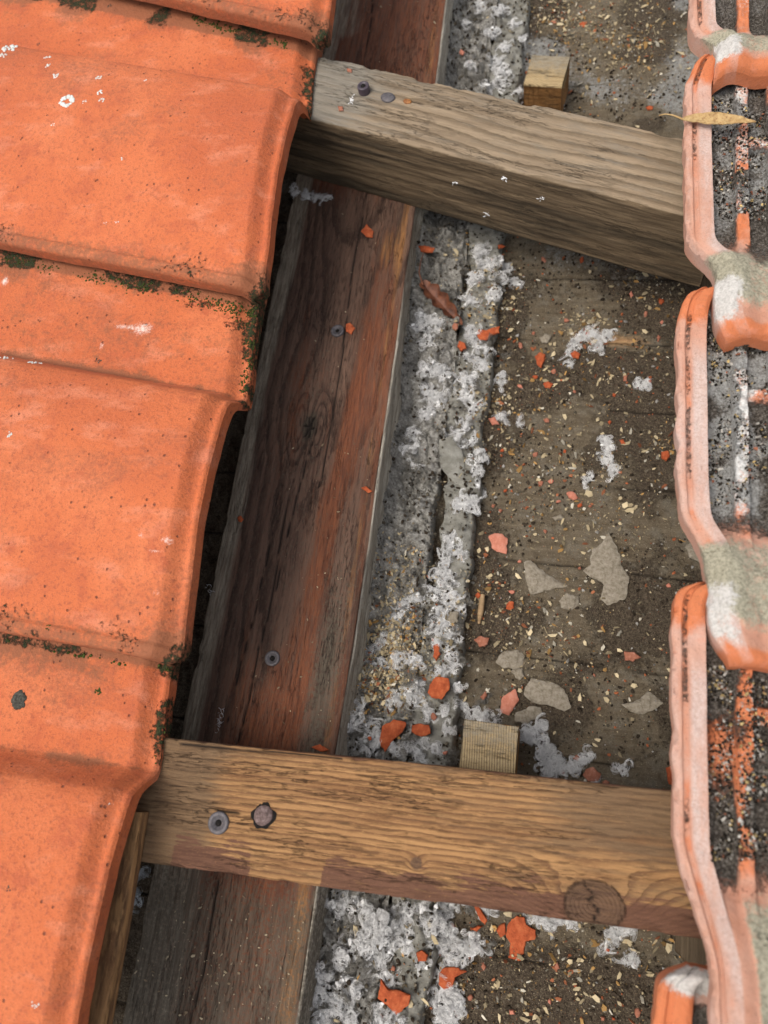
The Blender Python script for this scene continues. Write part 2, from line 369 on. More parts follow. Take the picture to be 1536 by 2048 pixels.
gx = axis(-0.27, 0.115, 0.0010, -1.6, 1.6); gy = axis(-0.20, 0.78, 0.0012, -1.5, 2.2)
GX, GY = np.meshgrid(gx, gy, indexing='ij')
sdist = seam_dist(GX, GY)
crack = 0.80 * (1 - ss(0.0003, 0.0010, sdist)) * ss(0.36, 0.52, fb(GX, GY, 0, (40, 8, 1), 51, 3))
x0 = (GX + 0.055)
soil = 0.52 * ss(0.40, 0.62, fb(GX, GY, 0, 16, 52, 4)) + 0.24 * ss(0.055, 0.0, x0) + 0.10
soil = soil + 0.28 * np.exp(-((GY - 0.385) / 0.022) ** 2)                      # crumbs swept against the upper batten
soil = soil + 0.35 * ss(-0.075, -0.10, GY) * 1.0
soil = np.where(GX < -0.13, 0.6, soil)
bare = 0.75 * np.exp(-(((GX - 0.035) / 0.035) ** 2 + ((GY - 0.338 + 0.12 * (GX - 0.03)) / 0.0075) ** 2))
bare = bare + 0.7 * np.exp(-(((GX + 0.028) / 0.012) ** 2 + ((GY - 0.628) / 0.006) ** 2))
soil = soil * (1 - np.clip(bare * 1.6, 0, 1))
dust = 0.16 + 0.30 * ss(0.45, 0.7, fb(GX, GY, 0, 22, 53, 3)) * ss(0.1, 0.5, GY) + 0.10 * ss(0.40, 0.5, GY)
deck = sheet('roof_deck', np.stack([GX, GY, deck_h(GX, GY)], -1), M['deck'], attrs=dict(crack=crack, soil=soil, bare=bare, dust=dust))
tag(deck, 'dirt covered timber roof sheathing boards with narrow dark seams', kind='structure')

# strip beside the rafter
def strip(name, x0, x1, fn, mat, yr=(-0.24, 0.80), dx=0.0009, rag=0.004):
    u = np.linspace(0, 1, int((x1 - x0) / dx)); v = np.arange(yr[0], yr[1], 0.0012)
    U, V = np.meshgrid(u, v, indexing='ij')
    e0 = (fb(0 * V, V, 0, 70, 61, 3) - 0.5) * rag; e1 = (fb(0 * V, V, 3, 70, 62, 4) - 0.5) * rag * 1.6
    gap = ss(0.115, 0.130, V) * ss(0.225, 0.205, V) + ss(0.365, 0.375, V) * ss(0.405, 0.395, V) + ss(-0.16, -0.15, V) * ss(-0.09, -0.10, V) + 0.5 * ss(0.60, 0.62, V) * ss(0.70, 0.68, V)
    if name == 'dusty_lath': e0 = e0 * 0.4 + 0.0034 * gap * fb(0 * V, V, 7, 90, 63, 3) * 2
    else: e1 = e1 * 0.3 - 0.0012 * gap
    Xs = x0 + e0 * (1 - U) + (x1 - x0 + e1) * U
    Zs = fn(Xs, V)
    inner = U if name == 'dusty_lath' else 1 - U; outer = 1 - inner
    ed = outer * (x1 - x0); ei = inner * (x1 - x0) + 0.004 * (1 - np.clip(gap, 0, 1))
    Zs = Zs * (1 - (1 - np.clip(ed / 0.0030, 0, 1)) ** 2.5) * (1 - (1 - np.clip(ei / 0.0016, 0, 1)) ** 2.5) - 0.002 * (ed < 0.0004)
    return sheet(name, np.stack([Xs, V, Zs], -1), mat)
sa = strip('grey_wool_strip', ST_A[0], ST_A[1], strip_a, M['greywool'], rag=0.011)
tag(sa, 'lumpy grey dust caked mineral wool packed along the right side of the wide beam', 'insulation', kind='stuff')
sb = strip('dusty_lath', ST_B[0], ST_B[1], strip_b, M['slate'], rag=0.007)
tag(sb, 'thin grey dusty lath lying on the deck right of the grey wool', 'lath')

# ------------------------------------------------------------------ beams
def beam(name, mat, L, W, T, center, rotz, attr_fn, bevel=0.002, d=0.0016, wob=0.0012, rough_amp=0.0005, seed=0, parent=None, hook=None, dl=None):
    """local x along the length, y across, z up; origin at the centre of the bottom"""
    hw = W / 2
    def seg(a, b, n): return [(a[0] + (b[0] - a[0]) * k / n, a[1] + (b[1] - a[1]) * k / n) for k in range(n)]
    pts = []
    c = bevel
    pts += seg((-hw + c, T), (hw - c, T), max(3, int(W / d)))
    pts += [(hw - c + c * math.sin(t), T - c + c * math.cos(t)) for t in np.linspace(0, math.pi / 2, 4)[:-1]]
    pts += seg((hw, T - c), (hw, 0), max(3, int(T / d)))
    pts += seg((hw, 0), (-hw, 0), 4)
    pts += seg((-hw, 0), (-hw, T - c), max(3, int(T / d)))
    pts += [(-hw + c - c * math.cos(t), T - c + c * math.sin(t)) for t in np.linspace(0, math.pi / 2, 4)[:-1]]
    P = np.array(pts); m = len(P); n = int(L / (dl or d)) + 1
    x = np.linspace(-L / 2, L / 2, n)
    Xg = np.repeat(x[:, None], m, 1); Yg = np.repeat(P[None, :, 0], n, 0); Zg = np.repeat(P[None, :, 1], n, 0)
    nx = np.roll(P, -1, 0) - np.roll(P, 1, 0); nrm = np.stack([-nx[:, 1], nx[:, 0]], 1); nrm /= np.linalg.norm(nrm, axis=1)[:, None] + 1e-9
    cen = P - np.array([0, T / 2]); sgn = np.sign((nrm * cen).sum(1)); nrm *= sgn[:, None]
    A = attr_fn(Xg, Yg, Zg)
    disp = (fb(Xg, Yg, Zg, (12, 30, 30), seed, 3) - 0.5) * wob * 2 + (fb(Xg, Yg, Zg, (40, 400, 400), seed + 9, 3) - 0.5) * rough_amp * 2
    cnr = np.exp(-((hw - np.abs(Yg)) ** 2 + (T - Zg) ** 2) / 0.0022 ** 2)
    disp = disp - cnr * 0.0026 * ss(0.50, 0.72, fb(Xg, Yg, Zg, (60, 20, 20), seed + 5, 4))
    disp = disp - A.get('crack', 0) * 0.0014
    if 'dip' in A: disp = disp + A.pop('dip')
    Y2 = Yg + nrm[None, :, 0] * disp; Z2 = Zg + nrm[None, :, 1] * disp
    if hook: Y2, Z2 = hook(Xg, Y2, Z2)
    V = np.stack([Xg, Y2, Z2], -1).reshape(-1, 3)
    Fm = grid_faces(n, m, wrap=True)[:, ::-1]
    # caps as fans
    c0 = len(V); V = np.vstack([V, [[-L / 2, 0, T / 2], [L / 2, 0, T / 2]]])
    j = np.arange(m); j1 = (j + 1) % m
    cap = np.concatenate([np.stack([np.full(m, c0), j, j1], 1), np.stack([np.full(m, c0 + 1), (n - 1) * m + j1, (n - 1) * m + j], 1)])
    at_ = {k: np.concatenate([v.reshape(-1), [v[0].mean(), v[-1].mean()]]) for k, v in A.items()}
    if 'crack' not in at_: at_['crack'] = np.zeros(len(V))
    return raw_mesh(name, V, [Fm, cap], mat, parent, at_, loc=center, rotz=rotz)

def line_crack(X, Y, pts, wd=0.0006, seed=0, jag=0.0012):
    """crack following a polyline y(x)"""
    xs = np.array([p[0] for p in pts]); ys = np.array([p[1] for p in pts])
    yy = np.interp(X, xs, ys) + (fb(X, 0, 0, 60, seed, 4) - 0.5) * jag * 2
    on = (X > xs[0]) & (X < xs[-1])
    wv = 0.6 * wd * (0.4 + 1.2 * fb(X, 0, 0, 50, seed + 3, 3)) * np.clip(np.minimum(X - xs[0], xs[-1] - X) / 0.02, 0, 1)
    return np.where(on, 1 - ss(wv * 0.6, wv * 1.6 + 1e-5, np.abs(Y - yy)), 0)

# wide rafter.  local x = world -y, local y = world x (rotz = -90 deg):  world = (cx + ly, cy - lx)
RC = (-0.1755, 0.22)
def rloc(px, py, z=0.05):
    x, y = at(px, py, z); return RC[1] - y, x - RC[0]
RW = 0.1105
k1 = rloc(618, 852); k2 = rloc(1, 1)
def rafter_attr(X, Y, Z):
    u = Y / RW + 0.5
    d1 = np.sqrt(((X - k1[0]) / 2.1) ** 2 + (Y - k1[1]) ** 2)
    bumpk = np.exp(-(d1 / 0.012) ** 2)
    ring = np.sqrt((Y - 0.012) ** 2 + (Z + 0.03) ** 2) * 170 + (fb(X, Y, Z, (5, 10, 10), 71, 3) - 0.5) * 7 + 5.5 * bumpk * np.sign(Y - k1[1] + 1e-6) * ss(0, 0.01, np.abs(Y - k1[1]))
    low = fb(X, Y, Z, (5, 30, 30), 72, 4); lo2 = fb(X, Y, Z, (3.5, 22, 22), 73, 3)
    side_r = ss(RW / 2 - 0.0022, RW / 2 - 0.0002, Y) + 0 * X
    topz = ss(0.046, 0.0495, Z)
    grey = 0.95 * ss(0.24, 0.06, u + (low - 0.5) * 0.22) - 0.22
    grey = np.maximum(grey, 0.95 * ss(0.3, 0.9, side_r))
    # lower end of the beam (world y < 0): greyer on the left third
    grey = np.maximum(grey, (0.60 * ss(0.50, 0.16, u + (low - 0.5) * 0.3)) * ss(0.27, 0.30, X))
    grey = np.maximum(grey, 0.58 * np.exp(-((u - 0.10) / 0.22) ** 2) * ss(0.0, -0.02, X + 0.38))
    red = 0.24 + 0.34 * ss(0.45, 0.62, lo2) * ss(0.15, 0.4, u)
    red = red + 0.27 * np.exp(-((u - 0.74 + 0.10 * ss(-.1, .25, X)) / 0.10) ** 2) * ss(-0.15, 0.05, X)
    red = red * (1 - 0.85 * np.exp(-(((X - 0.12) / 0.10) ** 2 + ((u - 0.86) / 0.10) ** 2)))
    red = red + 0.35 * ss(-0.20, -0.24, X)
    amber = 0.42 * np.exp(-((u - 0.925) / 0.04) ** 2) * (0.6 + 0.8 * low)
    amber = amber + 0.48 * np.exp(-(((X + 0.165) / 0.030) ** 2 + ((u - 0.82) / 0.13) ** 2))
    amber = amber + 0.40 * ss(0.27, 0.32, X) * ss(0.50, 0.85, u) * (0.6 + 0.8 * low)
    amber = amber * (1 - side_r); red = red * (1 - side_r); pale_ = 0.95 * side_r * ss(0.0, 0.02, Z)
    dust = 0.24 + 0.20 * low + 0.26 * np.exp(-(((X - 0.17) / 0.07) ** 2 + ((u - 0.84) / 0.09) ** 2)) + 0.25 * ss(0.28, 0.32, X)
    knot = 1.1 * np.exp(-(d1 / 0.0062) ** 2)
    cr = line_crack(X, Y, [(-0.22, 0.0105), (-0.16, 0.0085), (-0.05, 0.012), (0.02, 0.013), (0.05, 0.010)], 0.0008, 1)
    cr = np.maximum(cr, line_crack(X, Y, [(0.03, -0.012), (0.12, -0.010), (0.20, -0.013), (0.235, -0.016)], 0.0008, 2))
    cr = np.maximum(cr, line_crack(X, Y, [(0.075, -0.018), (0.15, -0.021), (0.22, -0.025)], 0.0006, 3))
    cr = np.maximum(cr, line_crack(X, Y, [(0.285, -0.012), (0.34, -0.010), (0.42, -0.014)], 0.0009, 4))
    cr = np.maximum(cr, line_crack(X, Y, [(-0.02, 0.002), (0.03, -0.003), (0.08, -0.006), (0.14, -0.008)], 0.0007, 5))
    cr = np.maximum(cr, line_crack(X, Y, [(-0.46, -0.018), (-0.4, -0.014), (-0.30, -0.013)], 0.0006, 6))
    # radial star crack in the knot
    ang = np.arctan2(Y - k1[1], (X - k1[0]) / 1.6)
    star = np.min([np.abs(np.sin((ang - a) / 1.0)) for a in (0.3, 1.5, 2.7)], axis=0) * d1
    cr = np.maximum(cr, (1 - ss(0.0003, 0.0008, star)) * (d1 < 0.0045))
    cr = cr * topz
    dip = -0.0011 * np.exp(-(d1 / 0.007) ** 2) + 0.0008 * (fb(X, Y, Z, (18, 330, 330), 75, 3) - 0.5) * 2
    # waney right edge
    dip = dip - 0.0025 * side_r * ss(0.45, 0.7, fb(X, 0, Z, (14, 14, 40), 76, 3))
    return dict(ring=ring, red=red, grey=grey, amber=amber, dust=dust, knot=knot, crack=cr, dip=dip, pale=pale_)
def rafter_hook(X, Y, Z):
    s = ss(-0.3, 1.0, Y / (RW / 2))
    lean = 0.07 * np.clip(0.049 - Z, 0, 1) * (Y > RW / 2 - 0.004)
    return Y + (-0.0035 + 0.004 * fb(X, 0, 0, 9, 77, 3)) * s + lean, Z
rafter = beam('rafter', M['rafter'], 1.05, RW, 0.05, (RC[0], RC[1], 0.0), -math.pi / 2, rafter_attr, 0.0018, 0.00125, 0.0010, 0.0005, 70, hook=rafter_hook, dl=0.0017)
tag(rafter, 'wide dark red brown weathered beam running up the picture under both cross battens', 'beam')

# second rafter hidden under the right tiles, its left arris just shows
def plain_attr(freq=150, **kw):
    def f(X, Y, Z):
        r = np.sqrt(Y ** 2 + (Z + 0.05) ** 2) * freq + (fb(X, Y, Z, (5, 10, 10), 81, 3) - 0.5) * 6
        out = dict(ring=r)
        for k in ('red', 'grey', 'amber', 'dust', 'knot', 'side', 'dark', 'paint', 'front'): out[k] = 0 * X + kw.get(k, 0.0)
        out['crack'] = 0 * X
        return out
    return f
for (yc, ln, zt, lb) in [(0.372, 0.075, 0.110, 'short brown upright timber at the right end of the upper batten'), (-0.045, 0.075, 0.104, 'short brown upright timber at the right end of the lower batten')]:
    tb = beam('timber_stub', M['upper'], ln, 0.03, zt, (0.1165 if yc > 0 else 0.1045, yc, 0.0), -math.pi / 2, plain_attr(side=0.6), 0.0015, 0.002, seed=82)
    tag(tb, lb, 'timber stub')
# upper batten: top face corners from the photograph
BH = 0.067
def batten_frame(a, b, c, d_, z, ext0, ext1):
    """a,b upper edge left/right, c,d lower edge left/right (pixels) -> centre, angle, length, width"""
    A, B, C, D = [np.array(at(*p, z)) for p in (a, b, c, d_)]
    m0, m1 = (A + C) / 2, (B + D) / 2
    v = m1 - m0; L = np.linalg.norm(v); v /= L; nrm = np.array([-v[1], v[0]])
    Wd = (abs((A - C) @ nrm) + abs((B - D) @ nrm)) / 2
    m0 = m0 - v * ext0; m1 = m1 + v * ext1
    return (m0 + m1) / 2, math.atan2(v[1], v[0]), L + ext0 + ext1, Wd
uc, ua, uL, uW = batten_frame((640, 100), (1370, 290), (604, 245), (1370, 418), 0.117, 0.16, 0.033)
lc, la, lL, lW = batten_frame((330, 1460), (1345, 1598), (275, 1740), (1395, 1858), 0.117, 0.16, 0.012)
def loc_in(c, a, px, py, z):
    x, y = at(px, py, z); dx, dy = x - c[0], y - c[1]
    return dx * math.cos(a) + dy * math.sin(a), -dx * math.sin(a) + dy * math.cos(a)

def upper_attr(X, Y, Z):
    ring = (Y * 120 - Z * 95) + (fb(X, Y, Z, (3.5, 9, 9), 91, 3) - 0.5) * 7
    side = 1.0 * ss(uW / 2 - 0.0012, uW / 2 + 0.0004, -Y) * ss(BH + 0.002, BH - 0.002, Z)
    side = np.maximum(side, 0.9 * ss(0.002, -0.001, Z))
    low = fb(X, Y, Z, (6, 20, 20), 92, 3)
    xl = X + uL / 2
    grey = 0.30 + 0.5 * ss(0.26, 0.16, xl) + 0.25 * (low - 0.5)
    grey = grey * (1 - side)
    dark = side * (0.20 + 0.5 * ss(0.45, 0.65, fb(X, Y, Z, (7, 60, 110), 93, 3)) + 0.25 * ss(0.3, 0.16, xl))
    a1 = loc_in(uc, ua, 765, 190, 0.117); a2 = loc_in(uc, ua, 905, 218, 0.117)
    cr = line_crack(X, Y, [a1, a2], 0.0006, 94, 0.0006) * ss(BH - 0.003, BH - 0.001, Z)
    saw = (fb(X, Y, Z, (330, 6, 6), 95, 2) - 0.5) * 0.0007 * (1 - side)
    dip = saw + (fb(X, Y, Z, (45, 200, 330), 96, 4) - 0.5) * 0.0020 * side
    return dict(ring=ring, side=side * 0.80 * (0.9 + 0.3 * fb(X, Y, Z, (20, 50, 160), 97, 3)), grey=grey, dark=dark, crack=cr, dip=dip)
upper = beam('batten', M['upper'], uL, uW, BH, (uc[0], uc[1], 0.05), ua, upper_attr, 0.0014, 0.0013, 0.0008, 0.0004, 90, dl=0.0017)
tag(upper, 'thick grey brown sawn batten crossing near the top, showing its dark rough front side', 'batten')

kn = loc_in(lc, la, 1188, 1812, 0.117); kn2 = loc_in(lc, la, 833, 1727, 0.117)
def lower_attr(X, Y, Z):
    low = fb(X, Y, Z, (6, 20, 20), 102, 3)
    d1 = np.sqrt(((X - kn[0]) / 1.25) ** 2 + (Y - kn[1]) ** 2); d2 = np.sqrt((X - kn2[0]) ** 2 + (Y - kn2[1]) ** 2)
    arch = 5.5 * np.exp(-(((X - kn[0]) / 0.034) ** 2 + ((Y - kn[1]) / 0.015) ** 2)) + 1.2 * np.exp(-(d2 / 0.004) ** 2)
    ring = Y * 330 + arch * 1.35 + (fb(X, Y, Z, (3, 7, 7), 101, 3) - 0.5) * 9 + 300 - Z * 30
    ring = np.where(d1 < 0.0115, d1 * 620 + 40, ring)
    xl = X + lL / 2 - 0.16
    grey = 0.26 + 0.55 * ss(0.050, 0.022, xl + (low - 0.5) * 0.012) + 0.18 * ss(0.45, 0.7, low)
    grey = grey + 0.3 * ss(0.205, 0.255, xl) * ss(-0.01, 0.015, Y)
    yb = (Y + lW / 2) / lW
    paint = 0.30 + 0.42 * ss(0.36, 0.0, yb + (fb(X, Y, Z, (22, 40, 40), 103, 3) - 0.5) * 0.30) - 0.3 * ss(0.3, 0.45, yb)
    paint = paint + 0.55 * (fb(X, Y, Z, (70, 420, 40), 109, 4) - 0.5) * ss(0.5, 0.2, yb) + 0.16 * ss(0.28, 0.10, yb) * ss(-0.03, 0.02, X - kn[0])
    hard = ss(0.015, 0.020, Y * 0 + xl) * (1 - ss(0.062, 0.066, xl) * ss(0.105, 0.100, xl) * 0.9)
    paint = paint * hard + 0.5 * ss(0.975, 1.0, yb)
    side = ss(BH - 0.001, BH - 0.004, Z)
    paint = np.maximum(paint, side * 0.7)
    knot = 1.0 * ss(0.0135, 0.0100, d1) + 0.9 * ss(0.0045, 0.002, d2)
    cr = line_crack(X, Y, [loc_in(lc, la, 372, 1628, 0.117), loc_in(lc, la, 440, 1622, 0.117), loc_in(lc, la, 520, 1634, 0.117)], 0.0005, 104, 0.0005)
    # kinked crack across the knot
    yy = Y - kn[1]; xx = X - kn[0] + 0.0016 * np.sin(yy * 900)
    cr = np.maximum(cr, (1 - ss(0.0003, 0.0009, np.abs(xx + yy * 0.35))) * (np.abs(yy) < 0.0085))
    # split sliver along the upper arris on the left
    sp = line_crack(X, Y, [(-lL / 2 + 0.16, lW / 2 - 0.0016), (-lL / 2 + 0.20, lW / 2 - 0.0024), (-lL / 2 + 0.27, lW / 2 - 0.001)], 0.0008, 105, 0.0006)
    cr = np.maximum(cr, sp) * ss(BH - 0.003, BH - 0.001, Z)
    dip = (fb(X, Y, Z, (55, 420, 420), 106, 3) - 0.5) * 0.0008 - 0.0006 * np.exp(-(d1 / 0.006) ** 2)
    return dict(ring=ring, grey=grey, paint=paint, knot=knot, crack=cr, dip=dip)
lower = beam('batten', M['lower'], lL, lW, BH, (lc[0], lc[1], 0.05), la, lower_attr, 0.0012, 0.0012, 0.0006, 0.0004, 100, dl=0.0015)
tag(lower, 'ochre brown batten with peeling brown coating and a large knot crossing near the bottom', 'batten')

# lath under the lowest left tile
def lath_attr(X, Y, Z):
    r = np.sqrt(Y ** 2 + (Z + 0.05) ** 2) * 160 + (fb(X, Y, Z, (5, 10, 10), 111, 3) - 0.5) * 6
    return dict(ring=r, grey=0.35 + 0 * X, paint=0 * X + 0.1, knot=0 * X, crack=0 * X)
lth = beam('lath', M['lower'], 0.26, 0.030, 0.0105, (-0.2222 + 0.0045, -0.045 - 0.128, 0.1172), -math.pi / 2 + 0.045, lath_attr, 0.001, 0.0015, seed=112)
tag(lth, 'narrow tan lath showing beside the lowest left tile edge', 'lath')

# small blocks
def block(name, quad, z, T, label, front, seed, greya=0.3, curve=True):
    A, B, C, D = [np.array(at(*p, z)) for p in quad]           # top-left, top-right, bottom-right, bottom-left
    Wd = (np.linalg.norm(B - A) + np.linalg.norm(C - D)) / 2; Hd = (np.linalg.norm(D - A) + np.linalg.norm(C - B)) / 2
    ctr = (A + B + C + D) / 4; ang = math.atan2(*(B - A)[::-1])
    def f(X, Y, Z):
        cx, cy = (0.004, 0.02) if curve else (0.05, -0.03)
        r = np.sqrt((X - cx * 2.0) ** 2 + (Y - cy) ** 2) * 620 if curve else (X * 640 + Y * 40)
        r = r + (fb(X, Y, Z, 60, seed, 3) - 0.5) * 1.6
        sd_ = ss(T - 0.0006, T - 0.002, Z)
        return dict(ring=r, front=sd_ * front, grey=greya * ss(-0.1, 1.0, (Y / Hd + 0.5) * 1.0) * (1 - sd_) + 0.25 * fb(X, Y, Z, 90, seed + 1, 2), crack=0 * X)
    o = beam(name, M['block'], Wd, Hd, T, (ctr[0], ctr[1], z - T), ang, f, 0.0010, 0.0009, 0.0005, 0.0004, seed)
    tag(o, label, 'wood block'); return o
block('wood_block', [(1060, 109), (1133, 113), (1130, 175), (1052, 168)], 0.034, 0.034, 'small golden wood block behind the upper batten, curved grain on its top', 1.0, 121, 0.7)
block('wood_block', [(928, 1438), (1035, 1452), (1030, 1568), (918, 1548)], 0.060, 0.060, 'small sawn wood block standing against the lower batten, wavy straight grain', 0.7, 125, 0.5, False)

# ------------------------------------------------------------------ screws and nails (parts of their timber)
def lathe(profile, n=40, jit=0.0, seed=0, oval=1.0):
    """profile (r,z) list -> verts, quads"""
    a = np.linspace(0, 2 * math.pi, n, endpoint=False)
    pr = np.array(profile)
    V = np.stack([pr[:, 0][:, None] * np.cos(a)[None], oval * pr[:, 0][:, None] * np.sin(a)[None], np.repeat(pr[:, 1][:, None], n, 1)], -1)
    if jit:
        k = 1 + (fb(np.cos(a), np.sin(a), 0, 1.6, seed, 3) - 0.5) * jit
        V[..., 0] *= k; V[..., 1] *= k
        V[..., 2] += (fb(V[..., 0], V[..., 1], seed, 500, seed, 3) - 0.5) * jit * 0.0012
    return V.reshape(-1, 3), grid_faces(len(pr), n, wrap=True)[:, ::-1]

def put_round(name, parent, px, py, ztop, profile, mat, label=None, **k):
    V, Fq = lathe(profile, **k)
    x, y = at(px, py, ztop)
    inv = Matrix.LocRotScale(parent.location, parent.rotation_euler, None).inverted()
    p = inv @ Vector((x, y, ztop))
    o = raw_mesh(name, V, Fq, mat, parent, loc=p)
    if label: o['label'] = label
    return o
def ring_profile(R, r, h, dep):
    return [(R, -dep), (R, h - 0.0005), (R - 0.0004, h), (R * 0.62, h + 0.0001), (R * 0.60, h - 0.0002), (r + 0.0004, h - 0.0003), (r, h - 0.0008), (r * 0.95, h - 0.004), (0.00005, h - 0.004)]
put_round('screw', rafter, 675, 662, 0.0505, ring_profile(0.0052, 0.0014, 0.0012, 0.002), M['steel'])
put_round('screw', rafter, 545, 1317, 0.0505, ring_profile(0.0052, 0.0017, 0.0013, 0.002), M['steel'])
put_round('screw', lower, 437, 1646, 0.1175, ring_profile(0.0060, 0.0017, 0.0008, 0.002), M['steel'])
put_round('screw', upper, 726, 171, 0.1225, ring_profile(0.0045, 0.0017, 0.0003, 0.007), M['violet'], 'violet sleeve screw standing proud of the batten')
for px_, py_, zz_, pr_, rr_ in [(675, 662, 0.0515, rafter, 0.00125), (545, 1317, 0.0515, rafter, 0.0015), (437, 1646, 0.118, lower, 0.0015), (726, 171, 0.1226, upper, 0.0015)]:
    put_round('socket', pr_, px_, py_, zz_ - 0.0001, [(rr_ + 0.0002, -0.001), (rr_ + 0.0002, 0.0), (0.00005, 0.0)], M['hole'])
nailp = [(0.0050, -0.002), (0.0050, 0.0002), (0.0044, 0.0009), (0.0025, 0.0012), (0.00005, 0.0013)]
put_round('nail', upper, 776, 195, 0.117, [(r * 1.15, z) for r, z in nailp], M['steel'], jit=0.15, seed=3, oval=0.8)
put_round('nail', upper, 815, 203, 0.1168, [(r * 0.62, z * 0.7) for r, z in nailp], M['resin'], 'rusty amber nail stub', jit=0.6, seed=5, oval=0.7)
put_round('nail_hole', lower, 527, 1632, 0.1173, [(0.0068, 0.0002), (0.0060, 0.0004), (0.00005, 0.0004)], M['hole'], jit=0.7, seed=9)
put_round('nail', lower, 527, 1631, 0.1176, [(0.0052, -0.002), (0.0052, 0.0004), (0.0047, 0.0012), (0.0022, 0.0020), (0.00005, 0.0021)], M['rust'], jit=0.22, seed=7)

# ------------------------------------------------------------------ left roof tiles
NOSE = -0.1935
TH = 0.011
def left_tile(label, bend, lip, prev_lip, nose=NOSE, xl=-0.60, zb=0.0, seed=0, patches=(), greedy=None, mk=1.0):
    """bend / lip = (Y at the nose, slope dY/dX); the tile runs along -x"""
    yb, sb_ = bend; yl, sl = lip; yp, sp_ = prev_lip
    top = yp + 0.028; stp = sp_
    # rows of the profile as (fraction key): build list of (blend parameters)
    rows = []
    def add(y0, y1, s0, s1, z_fn, n):
        for k in range(n):
            t = k / n; rows.append((y0 + (y1 - y0) * t, s0 + (s1 - s0) * t, z_fn(t)))
    zc, zr = 0.1285 + zb, 0.1515 + zb
    def sm(t): return t * t * (3 - 2 * t)
    b0, b1 = yb + 0.004, yb - 0.0105
    add(top, b0, stp, sb_, lambda t: zc + 0.0006 * math.cos(math.pi * t), max(6, int((top - b0) / 0.0013)))
    add(b0, b1, sb_, sb_ + (sl - sb_) * 0.15, lambda t: zc - 0.0006 + (zr - zc + 0.0006) * (sm(t) * 0.75 + t * 0.25) , 26)
    roll0, roll1 = b1, yl + 0.013
    add(roll0, roll1, sb_ + (sl - sb_) * 0.15, sl, lambda t: zr + 0.0105 * math.sin(math.pi * t ** 0.80) ** 0.85 - 0.0030 * t, max(30, int((roll0 - roll1) / 0.0013)))
    ze = zr - 0.0030
    add(roll1, yl + 0.0095, sl, sl, lambda t: ze - 0.0014 * sm(t), 4)
    add(yl + 0.0095, yl + 0.007, sl, sl, lambda t: ze - 0.0014 + 0.0012 * sm(t), 3)
    add(yl + 0.007, yl + 0.0035, sl, sl, lambda t: ze - 0.0002 - 0.0004 * t, 4)
    nr = 8
    for k in range(nr + 1):
        a = math.pi / 2 * k / nr
        rows.append((yl + 0.0035 - 0.0035 * math.sin(a), sl, ze - 0.0006 - 0.0035 * (1 - math.cos(a))))
    rows.append((yl, sl, ze - 0.0075)); rows.append((yl + 0.0004, sl, ze - 0.0125)); 
    R = np.array(rows); n = len(R)
    # distance-from-nose samples
    s = np.concatenate([np.linspace(0, 0.004, 9), np.linspace(0.0045, 0.018, 16), np.arange(0.0195, 0.30, 0.0016), np.linspace(0.302, -xl + nose, 30)])
    S, Yr = np.meshgrid(s, R[:, 0], indexing='ij'); SL = np.repeat(R[None, :, 1], len(s), 0); Zr = np.repeat(R[None, :, 2], len(s), 0)
    # rounded plan corner at the lip
    rc = 0.008; dl_ = np.clip(Yr - yl, 0, rc); ret = rc - np.sqrt(np.clip(rc ** 2 - (rc - dl_) ** 2, 0, None))
    # rounded shoulder where the roll begins
    shf = np.where(Yr > yb, -0.0045 * ss(yb, yp, Yr), 0.0022 * ss(yb, yl, Yr))
    Xw = nose + shf - S - ret * np.exp(-S / 0.02) + (fb(0 * Yr, Yr, 0, 60, seed + 2, 3) - 0.5) * 0.0016 * np.exp(-S / 0.03)
    Yw = Yr + SL * (Xw - (-0.2)) + (fb(Xw, 0 * Yr, 0, 9, seed + 7, 2) - 0.5) * 0.0012
    Yw += ss(0.01, 0.0, np.abs(Yr - yl)) * (fb(Xw, 0 * Yr, 2, 55, seed + 8, 4) - 0.5) * 0.0016
    drop = 0.0066 * ss(0.0150, 0.0040, S) - 0.0005 * np.exp(-((S - 0.0026) / 0.0012) ** 2) + 0.0014 * ss(0.0018, 0.0, S) ** 2
    Zw = Zr - drop
    Zw += (fb(Xw, Yw, 0, 28, seed, 3) - 0.5) * 0.0014 + (fb(Xw, Yw, 0, 220, seed + 1, 3) - 0.5) * 0.0005
    chan = ss(yb - 0.012, yb + 0.004, Yr)
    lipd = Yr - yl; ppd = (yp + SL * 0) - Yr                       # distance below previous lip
    edge = ss(0.02, 0.0, S)
    nlow = fb(Xw, Yw, 0, 35, seed + 3, 3)
    moss = np.clip(0.46 * ss(0.010, 0.0, ppd) * ss(0.35, 0.6, nlow) + 0.62 * ss(0.016, 0.001, S) * chan * ss(0.3, 0.55, nlow) + 0.16 * ss(0.03, 0.0, ppd) * ss(0.35, 0.6, nlow), 0, 1)
    moss = np.maximum(moss, 0.50 * ss(0.045, 0.0, lipd) * ss(0.013, 0.004, S))
    moss = np.maximum(moss, 0.36 * ss(0.012, 0.006, np.abs(lipd - 0.008)) * ss(0.40, 0.6, nlow))
    moss = np.clip(moss * 0.9 * mk * (0.72 + 0.55 * fb(Xw, Yw, 0, 170, seed + 4, 3)) + 0.07, 0, 0.53)
    grime_shade = 0.16 + 0.42 * ss(0.03, 0.0, lipd) + 0.30 * ss(0.03, 0.004, S) * ss(0.08, 0.0, lipd) + 0.28 * ss(0.02, 0.0, ppd) + 0.40 * ss(0.004, 0.0, ppd) + 0.25 * chan * ss(0.45, 0.65, nlow) + 0.30 * np.exp(-((Yr - yb - 0.003) / 0.003) ** 2)  # stains, plus painted shade under the previous lip and along the roll crease
    pale = 0 * Xw
